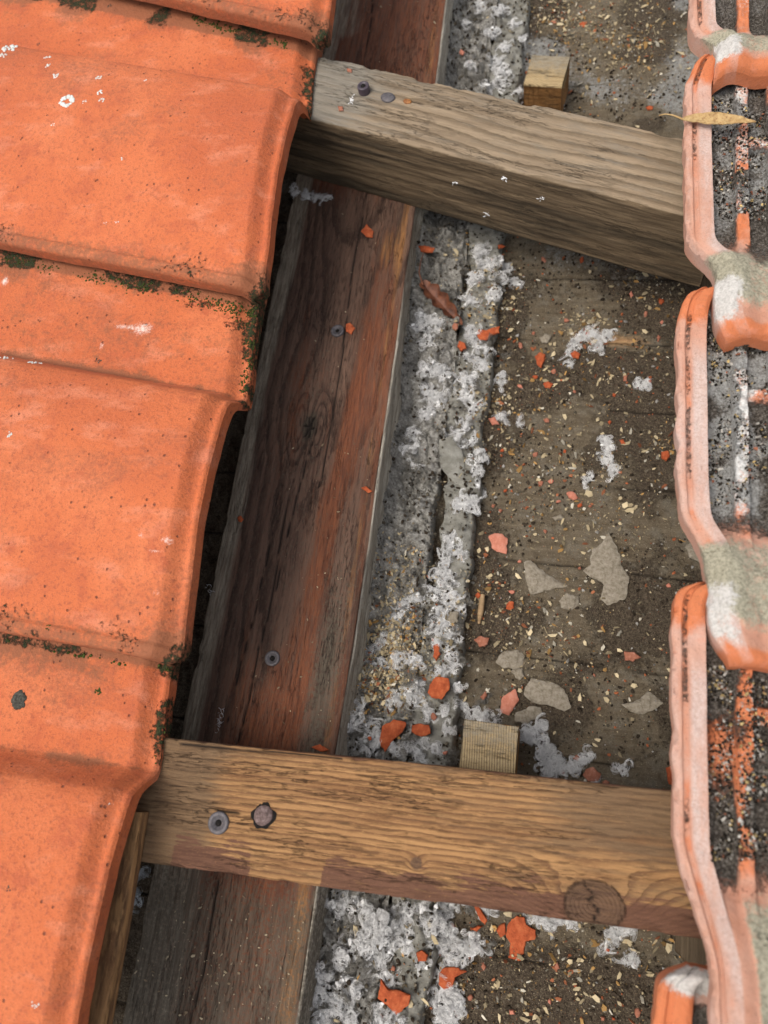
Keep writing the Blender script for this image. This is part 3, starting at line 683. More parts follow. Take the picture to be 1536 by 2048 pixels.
    for (px, py, rx, ry, amt) in patches:
        z_ = 0.130 + zb if amt < 0 else 0.154 + zb
        cx, cy = at(px, py, z_)
        pale = np.maximum(pale, abs(amt) * np.exp(-(((Xw - cx) / rx) ** 2 + ((Yw - cy) / ry) ** 2)))
    if greedy is not None:
        for (px, py, rx, ry, amt) in greedy:
            cx, cy = at(px, py, 0.133 + zb)
            moss = np.maximum(moss, amt * np.exp(-(((Xw - cx) / rx) ** 2 + ((Yw - cy) / ry) ** 2)))
    top_s = np.stack([Xw, Yw, Zw], -1)
    bot = top_s.copy(); bot[..., 2] = np.minimum(Zw - TH * (1 - 0.25 * ss(yl + 0.01, yl, Yr)), Zw - 0.002)
    bot[:, -3:, 2] = top_s[:, -3:, 2] - np.array([0.006, 0.003, 0.0008])[None, :]
    bot[..., 0] -= 0.0006; bot[:, -10:, 1] += 0.002
    nS, nR = S.shape
    V = np.vstack([top_s.reshape(-1, 3), bot.reshape(-1, 3)]); off = nS * nR
    g = grid_faces(nS, nR)
    Ft = g[:, ::-1]; Fb = g + off
    idx = np.arange(nS * nR).reshape(nS, nR)
    per = np.concatenate([idx[0, :], idx[1:, -1], idx[-1, -2::-1], idx[-2:0:-1, 0]])
    pn = np.roll(per, -1)
    Fs = np.stack([per, pn, pn + off, per + off], 1)
    at_ = {k: np.concatenate([v.reshape(-1), v.reshape(-1)]) for k, v in dict(moss=moss, grime_shade=grime_shade, pale=pale).items()}
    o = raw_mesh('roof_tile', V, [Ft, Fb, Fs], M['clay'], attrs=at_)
    # sharp arris on the sides
    o.data.set_sharp_from_angle(angle=math.radians(50))
    tag(o, label, 'roof tile', 'orange roof tiles on the left')
    def zat(x, y):
        d2_ = (Xw - x) ** 2 + (Yw - y) ** 2
        k = np.argmin(d2_)
        return Zw.reshape(-1)[k] if d2_.reshape(-1)[k] < 0.0011 ** 2 else None
    o_z[o.name] = zat
    return o
o_z = {}
LIPS = [(0.503, -0.36), (0.279, -0.19), (0.037, -0.062), (-0.212, 0.05)]
BENDS = [(0.70, -0.40), (0.451, -0.26), (0.208, -0.145), (-0.024, -0.01)]
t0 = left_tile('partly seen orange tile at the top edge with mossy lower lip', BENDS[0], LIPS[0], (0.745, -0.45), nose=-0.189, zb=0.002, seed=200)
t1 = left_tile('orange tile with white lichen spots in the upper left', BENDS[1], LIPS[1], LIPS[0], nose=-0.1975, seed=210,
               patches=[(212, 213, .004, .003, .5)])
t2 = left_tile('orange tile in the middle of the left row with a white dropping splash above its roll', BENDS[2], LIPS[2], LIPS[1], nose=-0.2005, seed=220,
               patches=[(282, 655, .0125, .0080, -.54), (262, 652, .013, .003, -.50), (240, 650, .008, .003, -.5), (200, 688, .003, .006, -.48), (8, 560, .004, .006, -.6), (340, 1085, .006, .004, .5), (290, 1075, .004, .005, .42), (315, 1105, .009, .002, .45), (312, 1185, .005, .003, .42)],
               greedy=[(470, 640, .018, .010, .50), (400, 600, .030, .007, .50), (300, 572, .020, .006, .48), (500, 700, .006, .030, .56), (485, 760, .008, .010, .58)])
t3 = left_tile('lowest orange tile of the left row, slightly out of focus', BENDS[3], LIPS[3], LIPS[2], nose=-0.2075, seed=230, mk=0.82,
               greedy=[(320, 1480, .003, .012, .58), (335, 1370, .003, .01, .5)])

# lumps: lichen, crust, moss tufts (parts of the tile they grow on)
def lump_mesh(name, specs, mat, parent=None, seed=0, sub=2):
    """specs: list of (x,y,z,r,flat)"""
    V0, F0 = ICO[sub]
    Vs, Fs, k = [], [], 0
    for i, (x, y, z, r, fl) in enumerate(specs):
        n = fbm(V0 * 1.6 + i * 7.1 + seed, seed, 3)
        v = V0 * (0.65 + 0.75 * n)[:, None] * r
        a = RNG.uniform(0, 6.28); ca, sa_ = math.cos(a), math.sin(a); st = RNG.uniform(0.65, 1.0)
        vx = (v[:, 0] * st) * ca - v[:, 1] * sa_; vy = (v[:, 0] * st) * sa_ + v[:, 1] * ca
        Vs.append(np.stack([vx + x, vy + y, v[:, 2] * fl + z], 1)); Fs.append(F0 + k); k += len(V0)
    return raw_mesh(name, np.vstack(Vs), np.vstack(Fs), mat, parent)
def ico(sub):
    import bmesh
    bm = bmesh.new(); bmesh.ops.create_icosphere(bm, subdivisions=sub, radius=1.0)
    V = np.array([v.co[:] for v in bm.verts]); F = np.array([[v.index for v in f.verts] for f in bm.faces]); bm.free()
    return V, F
ICO = {1: ico(1), 2: ico(2), 3: ico(3)}

def patch(name, parent, px, py, rpx, mat, n=14, z=0.155, label=None, ring=False, fl=0.3, sz=0.35):
    x, y = at(px, py, z); R_ = rpx * 0.00026
    sp = []
    for i in range(n):
        a = RNG.uniform(0, 6.283); q = R_ * math.sqrt(RNG.uniform(0.30 if ring else 0.0, 1.0))
        xx, yy = x + q * math.cos(a) * 1.1, y + q * math.sin(a)
        zz_ = o_z[parent.name](xx, yy)
        if zz_ is not None: sp.append((xx, yy, zz_ + 0.0001, R_ * RNG.uniform(sz * 0.5, sz), fl))
    if not sp: return
    o = lump_mesh(name, sp, mat, parent, seed=int(px))
    if label: o['label'] = label
for px, py, r_, n_, ring_ in [(142, 215, 20, 46, True), (116, 160, 10, 14, False), (95, 115, 10, 12, False), (98, 136, 9, 10, False), (203, 164, 9, 12, False),
                              (208, 197, 9, 12, False), (212, 213, 8, 10, True), (178, 217, 7, 9, False), (115, 261, 6, 8, False), (293, 165, 6, 5, False),
                              (18, 96, 20, 22, False), (8, 115, 12, 14, False), (247, 328, 6, 6, False), (0, 315, 6, 6, False), (205, 440, 5, 4, False), (230, 437, 6, 6, False)]:
    patch('lichen', t1, px, py, r_, M['lichen'], n_, ring=ring_, label='pale grey lichen spot')
for px, py, r_, n_ in [(38, 883, 8, 8), (5, 712, 12, 14), (58, 718, 12, 10)]:
    patch('lichen', t2, px, py, r_, M['lichen'], n_, z=0.15)
for px, py, r_, n_ in [(192, 716, 8, 9)]:
    patch('bird_dropping', t2, px, py, r_, M['darkcrust'], n_, z=0.131)
patch('bird_dropping', t3, 30, 1400, 17, M['darkcrust'], 26, z=0.131, sz=0.5)
patch('moss', t3, 193, 1382, 9, M['moss'], 12, z=0.131)
patch('moss', t2, 92, 1254, 7, M['moss'], 8, z=0.15)
patch('lichen', t3, 216, 1608, 5, M['lichen'], 5, z=0.152)
patch('bird_dropping', t3, 32, 1775, 6, M['darkcrust'], 6, z=0.154)
patch('lichen', t3, 83, 2002, 7, M['lichen'], 6, z=0.154)
for px, py, r_ in [(72, 80, 6), (215, 5, 8), (335, 15, 5)]:
    patch('bird_dropping' if r_ < 9 else 'moss', t1, px, py, r_, M['darkcrust'], 10, z=0.132)

# moss tufts crowded along the lips
def moss_line(parent, pts, n, spread=4, r=(0.0005, 0.0013), z=0.133):
    sp = []
    P = np.array(pts, float); seg = RNG.integers(0, len(P) - 1, n); t = RNG.uniform(0, 1, n)
    for k in range(n):
        p = P[seg[k]] * (1 - t[k]) + P[seg[k] + 1] * t[k]
        if fb(p[0], p[1], 0, 0.035, 300, 2) < 0.47: continue
        x, y = at(p[0] + RNG.normal(0, spread), p[1] + RNG.normal(0, spread), z)
        zz = o_z[parent.name](x, y)
        if zz is None: continue
        sp.append((x, y, zz, RNG.uniform(*r), 0.6))
    if sp: lump_mesh('moss', sp, M['moss'], parent, seed=n, sub=1)['kind'] = 'stuff'
moss_line(t1, [(380, 28), (450, 48), (530, 68), (600, 92), (628, 102)], 260, 4)
moss_line(t2, [(0, 512), (120, 535), (260, 565), (380, 590), (440, 606), (520, 612)], 520, 7, (0.0003, 0.0011))
moss_line(t2, [(455, 612), (485, 640), (492, 670), (485, 720), (470, 775)], 260, 6, (0.0003, 0.0010))
moss_line(t3, [(0, 1278), (120, 1300), (240, 1325), (345, 1338)], 60, 3)
moss_line(t3, [(335, 1345), (315, 1440), (295, 1520)], 45, 4, (0.0003, 0.0008))

# ------------------------------------------------------------------ right roof tiles
def right_tile(label, path, y_top, y_cut, y_lip, roll_edge, seed=0, zb=0.0, rollpaint='mortar', full_groove=False, whiteness=0.5, dirtw=1.0, lift=0.025, extra=None):
    """path: x of the outer edge against y (world); s runs to +x from it"""
    v = np.concatenate([np.arange(y_top, y_lip + 0.006, -0.0011), np.linspace(y_lip + 0.006, y_lip, 9)])
    s = np.concatenate([np.arange(0, 0.018, 0.00045), np.arange(0.018, 0.060, 0.0008), np.arange(0.060, 0.10, 0.0025), np.linspace(0.10, 0.32, 14)])
    S, V_ = np.meshgrid(s, v, indexing='ij')
    ys = np.array([p[1] for p in path])[::-1]; xs = np.array([p[0] for p in path])[::-1]
    vv = np.arange(y_lip - 0.02, y_top + 0.02, 0.0005); ev = np.interp(vv, ys, xs)
    for _ in range(3): ev = np.convolve(np.pad(ev, 6, mode='edge'), np.ones(13) / 13, 'valid')
    e = np.interp(V_, vv, ev)
    k = 3
    chip = (fb(0 * V_, V_, 0, 90, seed, 4) - 0.5) * 0.0034 * np.exp(-S / 0.002)
    X = e * np.exp(-S / 0.06) + (1 - np.exp(-S / 0.06)) * xs.min() + S + chip
    rl = ss(y_cut + 0.010, y_cut - 0.030, V_)                       # 0 channel, 1 roll
    Sx = X - xs.min()                                                # absolute distance, keeps ribs straight
    base = 0.150 + zb
    gr = ss(0.0036, 0.0044, S) * ss(0.0072, 0.0064, S)
    fl_top = 0.0105 - 0.0013 * gr * (1 if full_groove else 1 - rl) - 0.0006 * ss(0.002, 0, S)
    flange = ss(0.0156, 0.0148, S) * fl_top
    rib = 0.0072 * ss(0.0290, 0.0300, Sx) * ss(0.0375, 0.0362, Sx)
    rib2 = 0.0072 * ss(0.0470, 0.0480, Sx) * ss(0.0550, 0.0540, Sx)
    ycm = y_cut + 0.35 * (y_top - y_cut) + 0.02
    cross_ = 0.0060 * ss(0.0045, 0.0035, np.abs(V_ - ycm)) * ss(0.0365, 0.0375, Sx)
    head = 0.006 * ss(0.012, 0.004, y_top - V_)
    chan = np.maximum.reduce([flange, rib * ss(0.012, 0.03, y_top - V_), rib2, cross_])
    chan = chan + 0.0012 * (fb(X, V_, 0, 130, seed + 1, 4) - 0.5) + 0.0042 * (fb(X, V_, 0, 330, seed + 2, 4) - 0.4) * ss(0.0150, 0.0165, S)
    yl0 = y_lip; tt = np.clip((y_cut - V_) / max(1e-4, (y_cut - yl0)), 0, 1)
    rollz = 0.0105 + lift * np.sin(np.clip(tt, 0, 1) * math.pi * 0.62) - 0.0016 * gr * full_groove
    rollz = rollz - 0.006 * ss(0.012, 0.0, S) * (0 if full_groove else 1) - 0.004 * ss(0.015, 0.030, S) 
    Zt = base + chan * (1 - rl) + rollz * rl
    bulb = np.exp(-((y_top - V_ - 0.012) / 0.010) ** 2) * ss(0.016, 0.012, S)
    Zt = Zt + 0.0022 * bulb
    # rounding over at the head, the outer edge and the lip
    Zt = Zt - 0.006 * ss(0.004, 0, y_top - V_) ** 2 - 0.0012 * ss(0.0012, 0, S) ** 2 - 0.0030 * ss(0.52, 0.66, fb(X, V_, 0, 190, seed + 9, 3)) * ss(0.0030, 0.0004, S) 
    dl_ = V_ - y_lip
    Zt = Zt - 0.0060 * (1 - np.sqrt(np.clip(1 - (1 - np.clip(dl_ / 0.006, 0, 1)) ** 2, 0, 1)))
    Zt = Zt + (fb(X, V_, 0, 40, seed + 3, 3) - 0.5) * 0.0014 + (fb(X, V_, 0, 420, seed + 4, 3) - 0.5) * 0.0006
    isfl = ss(0.0158, 0.0150, S); indirt = (1 - isfl) * (1 - rl)
    ribm = np.clip((rib + rib2 + cross_) / 0.0072, 0, 1)
    nl = fb(X, V_, 0, 60, seed + 5, 3); nl2 = fb(X, V_, 0, 35, seed + 6, 3)
    soil = indirt * (0.66 * dirtw - 0.50 * ribm * ss(0.35, 0.55, nl)) * ss(0.004, 0.016, y_top - V_ - 0.004) + 0.10
    soil = soil + isfl * (1 - rl) * gr * 0.36 * ss(0.42, 0.58, nl2) + 0.42 * rl * ss(0.016, 0.03, S) * ss(0.42, 0.6, nl2) * ss(0.9, 0.1, tt)
    fresh = 0.16 + 0.75 * ss(0.035, 0.012, y_top - V_) * isfl + 0.75 * ss(0.012, 0.002, dl_) + 0.5 * ribm * indirt + 0.22 * gr * isfl
    fresh = fresh + 0.30 * indirt * ss(0.5, 0.6, nl2)
    white = 0.17 + 0.17 * isfl * (1 - rl) * ss(0.02, 0.05, y_top - V_) * (0.6 + 0.8 * nl) + indirt * 0.36 * whiteness * ss(0.36, 0.6, nl2)
    rim = isfl * ss(0.030, 0.055, y_top - V_) * (0.35 * ss(0.004, 0.001, S) + 0.75 * ss(0.0065, 0.009, S)) * (1 - 0.6 * ss(0.010, 0.0, dl_))
    salt = indirt * (0.30 + 0.22 * whiteness * ss(0.40, 0.58, fb(X, V_, 0, 45, seed + 8, 3))) * (whiteness > 0.45) + 0.30 * indirt * (whiteness <= 0.45)
    salt = salt * ss(0.010, 0.02, y_top - V_)
    green = 0 * X
    if rollpaint == 'mortar':
        green = rl * (0.80 * ss(0.12, 0.32, tt) * ss(0.85, 0.62, tt) * ss(0.022, 0.012, S) + 0.62 * ss(0.012, 0.02, S) * ss(0.95, 0.7, tt))
        white = white + rl * 0.50 * ss(0.40, 0.62, tt) * ss(0.98, 0.80, tt) * ss(0.024, 0.008, S + 0.014 * (nl - 0.5)) * (0.7 + 0.6 * nl2)
    else:
        green = rl * 0.72 * ss(0.020, 0.026, S)
        white = white + rl * 0.12 * ss(0.5, 0.7, nl)
    if extra: 
        for (nm, px, py, rx, ry, amt) in extra:
            cx, cy = at(px, py, 0.16 + zb); bump_ = amt * np.exp(-(((X - cx) / rx) ** 2 + ((V_ - cy) / ry) ** 2))
            if nm == 'white': white = white + bump_
            if nm == 'green': green = green + bump_
            if nm == 'fresh': fresh = fresh + bump_; soil = soil - 0.6 * bump_
            if nm == 'soil': soil = soil + bump_
    crust = ss(0.45, 0.75, white) * rl + ss(0.3, 0.6, green)
    Zt = Zt + np.clip(crust, 0, 1) * 0.0024 * fb(X, V_, 0, 210, seed + 12, 4)
    top_s = np.stack([X, V_, Zt], -1)
    bot = top_s.copy(); bot[..., 2] = np.minimum(Zt - 0.009, base - 0.004 + (rollz - 0.0105) * rl); bot[..., 0] += 0.0008
    nS, nR = S.shape; off = nS * nR
    Vv = np.vstack([top_s.reshape(-1, 3), bot.reshape(-1, 3)])
    g = grid_faces(nS, nR); idx = np.arange(off).reshape(nS, nR)
    per = np.concatenate([idx[0, :], idx[1:, -1], idx[-1, -2::-1], idx[-2:0:-1, 0]]); pn = np.roll(per, -1)
    Fs = np.stack([per, per + off, pn + off, pn], 1)
    at_ = {k: np.concatenate([q.reshape(-1), (q * 0 + 0.1 if k != 'fresh' else q).reshape(-1)]) for k, q in dict(soil=soil, fresh=fresh, white=white, green=green, salt=salt, rim=rim).items()}
    o = raw_mesh('roof_tile', Vv, [g, (g + off)[:, ::-1], Fs], M['oldclay'], attrs=at_)
    o.data.set_sharp_from_angle(angle=math.radians(55))
    tag(o, label, 'roof tile', 'weathered roof tiles on the right')
    o_z[o.name] = lambda x, y: Zt.reshape(-1)[np.argmin((X - x) ** 2 + (V_ - y) ** 2)]
    return o
def P(px, py, z=0.165): return at(px, py, z)
def ppath(lst, z0=0.160):
    return [at(a, b, z) for a, b, z in lst]
r0 = right_tile('partly seen weathered tile in the top right corner', ppath([(1378, -120, .16), (1379, 0, .16), (1382, 62, .16), (1434, 84, .17), (1432, 130, .175), (1466, 178, .172), (1478, 190, .17)]),
                0.56, 0.468, 0.419, None, seed=300, zb=0.003, lift=0.012)
r1 = right_tile('upper right weathered tile with sooty grooves under the dry leaf', ppath([(1418, 104, .16), (1392, 122, .16), (1371, 170, .16), (1371, 300, .16), (1376, 480, .16), (1436, 506, .172), (1440, 560, .178), (1442, 618, .178), (1462, 655, .176), (1484, 672, .172)]),
                at(1418, 104, .16)[1], 0.312, at(1484, 672, .168)[1], None, seed=310, lift=0.013, whiteness=0.9,
                extra=[('white', 1470, 195, .004, .004, .5)])
r2 = right_tile('middle right weathered tile with orange ribs and a white mortar smear on its roll', ppath([(1430, 572, .16), (1382, 575, .16), (1362, 612, .16), (1355, 660, .16), (1357, 960, .16), (1362, 1030, .16), (1408, 1080, .168), (1424, 1150, .178), (1430, 1240, .180), (1450, 1290, .178), (1476, 1330, .172)]),
                at(1430, 568, .16)[1], 0.143, at(1476, 1330, .168)[1], None, seed=320, lift=0.013, whiteness=1.25)
r3 = right_tile('lower right weathered tile with a smooth pink grooved rim', ppath([(1425, 1165, .16), (1372, 1155, .16), (1346, 1200, .16), (1347, 1450, .16), (1351, 1690, .16), (1370, 1740, .164), (1395, 1820, .170), (1428, 1930, .176), (1432, 2048, .178), (1434, 2130, .178)]),
                at(1400, 1156, .16)[1], -0.020, -0.125, None, seed=330, rollpaint='plain', full_groove=True, lift=0.014, whiteness=0.4, dirtw=0.86,
                extra=[('fresh', 1450, 1500, .010, .022, .55), ('soil', 1450, 1370, .010, .012, .35), ('soil', 1465, 1690, .008, .014, .4), ('green', 1530, 1480, .004, .010, .8)])
r4 = right_tile('broken corner of the lowest right tile with dried mortar on its head', ppath([(1420, 1946, .152), (1332, 1930, .152), (1318, 1960, .152), (1308, 2048, .152), (1308, 2200, .152)]),
                at(1332, 1928, .152)[1], -0.22, -0.31, None, seed=340, zb=-0.008, extra=[('white', 1390, 1965, .014, .006, .75), ('green', 1350, 1945, .012, .005, .6), ('fresh', 1340, 2010, .008, .02, .4)])

# loose soil resting in the grooves of the right tiles
def scatter_mesh(name, pts, sizes, cols, mat, tmpl=1, flat=0.7, stretch=(0.6, 1.4), tilt=0.5, seed=0, parent=None):
    V0, F0 = ICO[tmpl] if isinstance(tmpl, int) else tmpl
    N = len(pts); r = np.random.default_rng(seed)
    a = r.uniform(0, 2 * np.pi, N); t = r.normal(0, tilt, N); t2 = r.normal(0, tilt, N)
    sc = np.stack([r.uniform(*stretch, N), r.uniform(0.6, 1.0, N), np.full(N, flat)], 1) * sizes[:, None]
    V = V0[None] * (1 + r.uniform(-0.4, 0.4, (N, len(V0), 1))) * sc[:, None, :]
    c, s_ = np.cos(t)[:, None], np.sin(t)[:, None]
    y, z = V[..., 1] * c - V[..., 2] * s_, V[..., 1] * s_ + V[..., 2] * c
    c, s_ = np.cos(t2)[:, None], np.sin(t2)[:, None]
    x, z = V[..., 0] * c + z * s_, -V[..., 0] * s_ + z * c
    c, s_ = np.cos(a)[:, None], np.sin(a)[:, None]
    V = np.stack([x * c - y * s_, x * s_ + y * c, z], -1) + pts[:, None, :]
    Fm = (F0[None] + (np.arange(N) * len(V0))[:, None, None]).reshape(-1, F0.shape[1])
    tint = np.repeat(cols, len(V0), 0)
    return raw_mesh(name, V.reshape(-1, 3), Fm, mat, parent, dict(tint=tint), smooth=False)

def soil_in(parent, px0, py0, px1, py1, n, seed, z=0.153):
    r = np.random.default_rng(seed)
    pts = []
    f = o_z[parent.name]
    for k in range(n):
        x, y = at(r.uniform(px0, px1), r.uniform(py0, py1), z)
        if fb(x, y, 0, 90, seed, 2) < 0.42: continue
        pts.append((x, y, f(x, y) + 0.0003))
    pts = np.array(pts); N = len(pts)
    sz = 0.0002 + 0.0009 * r.uniform(0, 1, N) ** 4
    u = r.uniform(0, 1, N)
    cols = np.where(u[:, None] < 0.62, np.array([[0.035, 0.029, 0.023]]), np.where(u[:, None] < 0.88, np.array([[0.45, 0.42, 0.37]]), np.where(u[:, None] < 0.93, np.array([[0.30, 0.12, 0.07]]), np.array([[0.55, 0.40, 0.18]]))))
    o = scatter_mesh('soil_crumbs', pts, sz, cols * r.uniform(0.6, 1.3, (N, 1)), M['crumb'], 1, parent=parent, seed=seed)
    o['kind'] = 'stuff'
soil_in(r1, 1422, 185, 1536, 440, 4200, 401)
soil_in(r2, 1415, 640, 1536, 1010, 4600, 402)
soil_in(r3, 1415, 1330, 1536, 1720, 4200, 403)

# ------------------------------------------------------------------ loose debris
CREAM = np.array([0.60, 0.47, 0.27]); 
def blob_pts(blobs, n, r, z=0.004):
    """gaussian clusters given in picture positions, returned in world xy"""
    b = np.array([(x, y, s_, w_) for x, y, s_, w_ in blobs], float); pr = b[:, 3] / b[:, 3].sum()
    k = r.choice(len(b), n, p=pr); q = b[k]
    out = np.empty((n, 2))
    c = np.array([at(x, y, z) for x, y, _, _ in blobs])
    out = c[k] + r.normal(0, 1, (n, 2)) * (q[:, 2:3] * 0.00034)
    return out
def visible(p, lo=-0.126, hi=0.10): return (p[:, 0] > lo) & (p[:, 0] < hi)

# soil crumbs: everywhere, denser towards the strips and in heaps
r_ = np.random.default_rng(501)
N0 = 52000
xy = np.stack([r_.uniform(-0.127, 0.10, N0), r_.uniform(-0.17, 0.78, N0)], 1)
dens = 0.10 + 0.9 * ss(0.42, 0.62, fb(xy[:, 0], xy[:, 1], 0, 26, 502, 4)) * 0.8 + 0.5 * ss(0.01, -0.05, xy[:, 0])
dens = dens * np.where(xy[:, 0] < ST_B[1], 0.75, 1.0) + 0.8 * np.exp(-((xy[:, 0] - ST_B[1]) / 0.004) ** 2) + 0.6 * np.exp(-((xy[:, 0] - ST_B[0]) / 0.003) ** 2) + 0.4 * ss(-0.07, -0.09, xy[:, 1])
keep = r_.uniform(0, 1, N0) < dens; xy = xy[keep]; N = len(xy)
sz = 0.00022 + 0.0014 * r_.uniform(0, 1, N) ** 6
u = r_.uniform(0, 1, (N, 1)) * np.where(xy[:, :1] < ST_B[1], 0.85, 1.0)
cols = np.where(u < 0.60, [[0.045, 0.034, 0.024]], np.where(u < 0.85, [[0.13, 0.11, 0.08]], np.where(u < 0.93, [[0.32, 0.30, 0.27]], [[0.34, 0.11, 0.05]]))) * r_.uniform(0.6, 1.4, (N, 1))
cr = scatter_mesh('soil_crumbs', np.column_stack([xy, surf(xy[:, 0], xy[:, 1]) + sz * 0.3 + np.where(xy[:, 0] < ST_B[1], r_.uniform(0, 0.0022, N), 0)]), sz, cols, M['crumb'], 1, 0.75, seed=503)
tag(cr, 'dark soil crumbs and grit scattered over the sheathing', 'soil', kind='stuff')

# pale wood chips
CHIP = (np.array([[-1, -.48, 0], [0.1, -.62, 0.05], [.9, -.15, 0], [0.3, .58, 0.10], [-.7, .5, 0],
                  [-1, -.48, .16], [0.1, -.62, .22], [.9, -.15, .14], [0.3, .58, .26], [-.7, .5, .16]]),
        np.array([[0, 4, 3], [0, 3, 1], [1, 3, 2], [5, 6, 8], [5, 8, 9], [6, 7, 8], [0, 1, 6], [0, 6, 5], [1, 2, 7], [1, 7, 6], [2, 3, 8], [2, 8, 7], [3, 4, 9], [3, 9, 8], [4, 0, 5], [4, 5, 9]]))
chip_blobs = [(1170, 640, 26, 3), (1150, 660, 25, 2), (1080, 720, 60, 3), (1000, 590, 45, 4), (970, 560, 30, 3), (1050, 900, 90, 8), (1020, 800, 60, 4), (1200, 770, 60, 3),
              (1120, 980, 90, 7), (1200, 980, 70, 3), (780, 1330, 38, 22), (800, 1290, 40, 14), (760, 1390, 32, 10), (830, 1330, 42, 10), (790, 1180, 45, 6), (960, 640, 50, 6), (975, 800, 40, 4), (980, 1180, 50, 4), (1030, 1280, 60, 4),
              (900, 1240, 30, 3), (1090, 1290, 45, 2), (1150, 1200, 80, 4), (1250, 1050, 80, 4), (800, 1150, 40, 3), (1220, 50, 110, 26), (1150, 30, 60, 8), (1290, 100, 80, 10), (1080, 30, 25, 2),
              (1330, 590, 30, 2), (1330, 880, 30, 3), (1280, 560, 40, 2), (850, 1880, 90, 4), (1080, 1880, 70, 5), (1150, 2000, 80, 5), (960, 2000, 60, 4), (1250, 1960, 70, 3), (1230, 1880, 40, 2),
              (1340, 1850, 30, 2), (1150, 1400, 80, 2), (900, 520, 30, 1), (1180, 250, 60, 1), (990, 20, 30, 1), (1290, 700, 50, 2), (820, 1200, 40, 3), (760, 1250, 40, 3)]
p = blob_pts(chip_blobs, 18500, r_); p = p[visible(p)]; N = len(p)
sz = 0.00028 + 0.0021 * r_.uniform(0, 1, N) ** 6.5
u = r_.uniform(0, 1, (N, 1)); cols = np.where(u < 0.60, [[0.50, 0.40, 0.24]], np.where(u < 0.78, [[0.45, 0.26, 0.09]], np.where(u < 0.92, [[0.62, 0.56, 0.44]], [[0.36, 0.13, 0.06]]))) * r_.uniform(0.35, 1.10, (N, 1))
ch = scatter_mesh('wood_chips', np.column_stack([p, surf(p[:, 0], p[:, 1]) + 0.0006 + r_.uniform(0, .0006, N)]), sz, cols, M['chip'], CHIP, 1.0, (0.5, 1.5), 0.5, seed=504)
tag(ch, 'pale cream wood chips and sawdust scattered over the sheathing', 'wood chips', kind='stuff')
big = [(1105, 95), (1110, 85), (1090, 35), (1122, 43), (1185, 38), (1200, 28), (1215, 30), (1275, 247), (1130, 830), (1197, 835), (1245, 855), (1178, 985), (1250, 1010), (1265, 1020), (1170, 1285), (1235, 1350), (1105, 1270),
       (1060, 1265), (1035, 1150), (975, 1100), (1110, 1382), (1240, 1300), (1270, 1370), (1195, 1480), (1190, 1490), (1050, 1870), (1015, 1830), (1140, 1925), (1055, 2030), (1070, 2035), (1000, 2040), (1195, 2000), (1240, 2010), (1340, 1900),
       (828, 1999), (865, 1843), (720, 1850), (735, 1865), (1180, 540), (1290, 660), (1108, 705), (1190, 680), (930, 1400), (1040, 1380), (775, 1410), (1340, 1340), (1160, 1395), (1130, 1195), (1100, 1205), (1020, 660), (895, 535), (915, 520)]
N = len(big); p = np.array([at(x, y, 0.004) for x, y in big])
cols = np.array([[0.58, 0.47, 0.29]]) * r_.uniform(0.8, 1.2, (N, 1))
ch2 = scatter_mesh('wood_chips', np.column_stack([p, surf(p[:, 0], p[:, 1]) + 0.0012]), r_.uniform(0.0020, 0.0034, N), cols, M['chip'], CHIP, 1.2, (0.7, 1.1), 0.3, seed=505)
tag(ch2, 'larger curled pale wood shavings lying singly among the dirt', 'wood chips', kind='stuff')

# specks lying on the timber (beams, upper batten side)
sp = [(r_.uniform(470, 800), r_.uniform(420, 1450)) for _ in range(170)] + [(r_.uniform(260, 620), r_.uniform(1790, 2040)) for _ in range(260)] + [(r_.uniform(680, 880), r_.uniform(0, 130)) for _ in range(30)]
N = len(sp); p = np.array([at(x, y, 0.0508) for x, y in sp]); ok = (p[:, 0] > -0.228) & (p[:, 0] < -0.126); p = p[ok]; N = len(p)
u = r_.uniform(0, 1, (N, 1)); cols = np.where(u < 0.6, [[0.42, 0.34, 0.22]], [[0.22, 0.16, 0.10]]) * r_.uniform(0.6, 1.3, (N, 1))
o = scatter_mesh('wood_specks', np.column_stack([p, np.full(N, 0.0507)]), 0.0003 + 0.0008 * r_.uniform(0, 1, N) ** 3, cols, M['chip'], CHIP, 1, seed=506)
tag(o, 'tiny pale specks of sawdust lying on the wide dark beam', 'sawdust', kind='stuff')

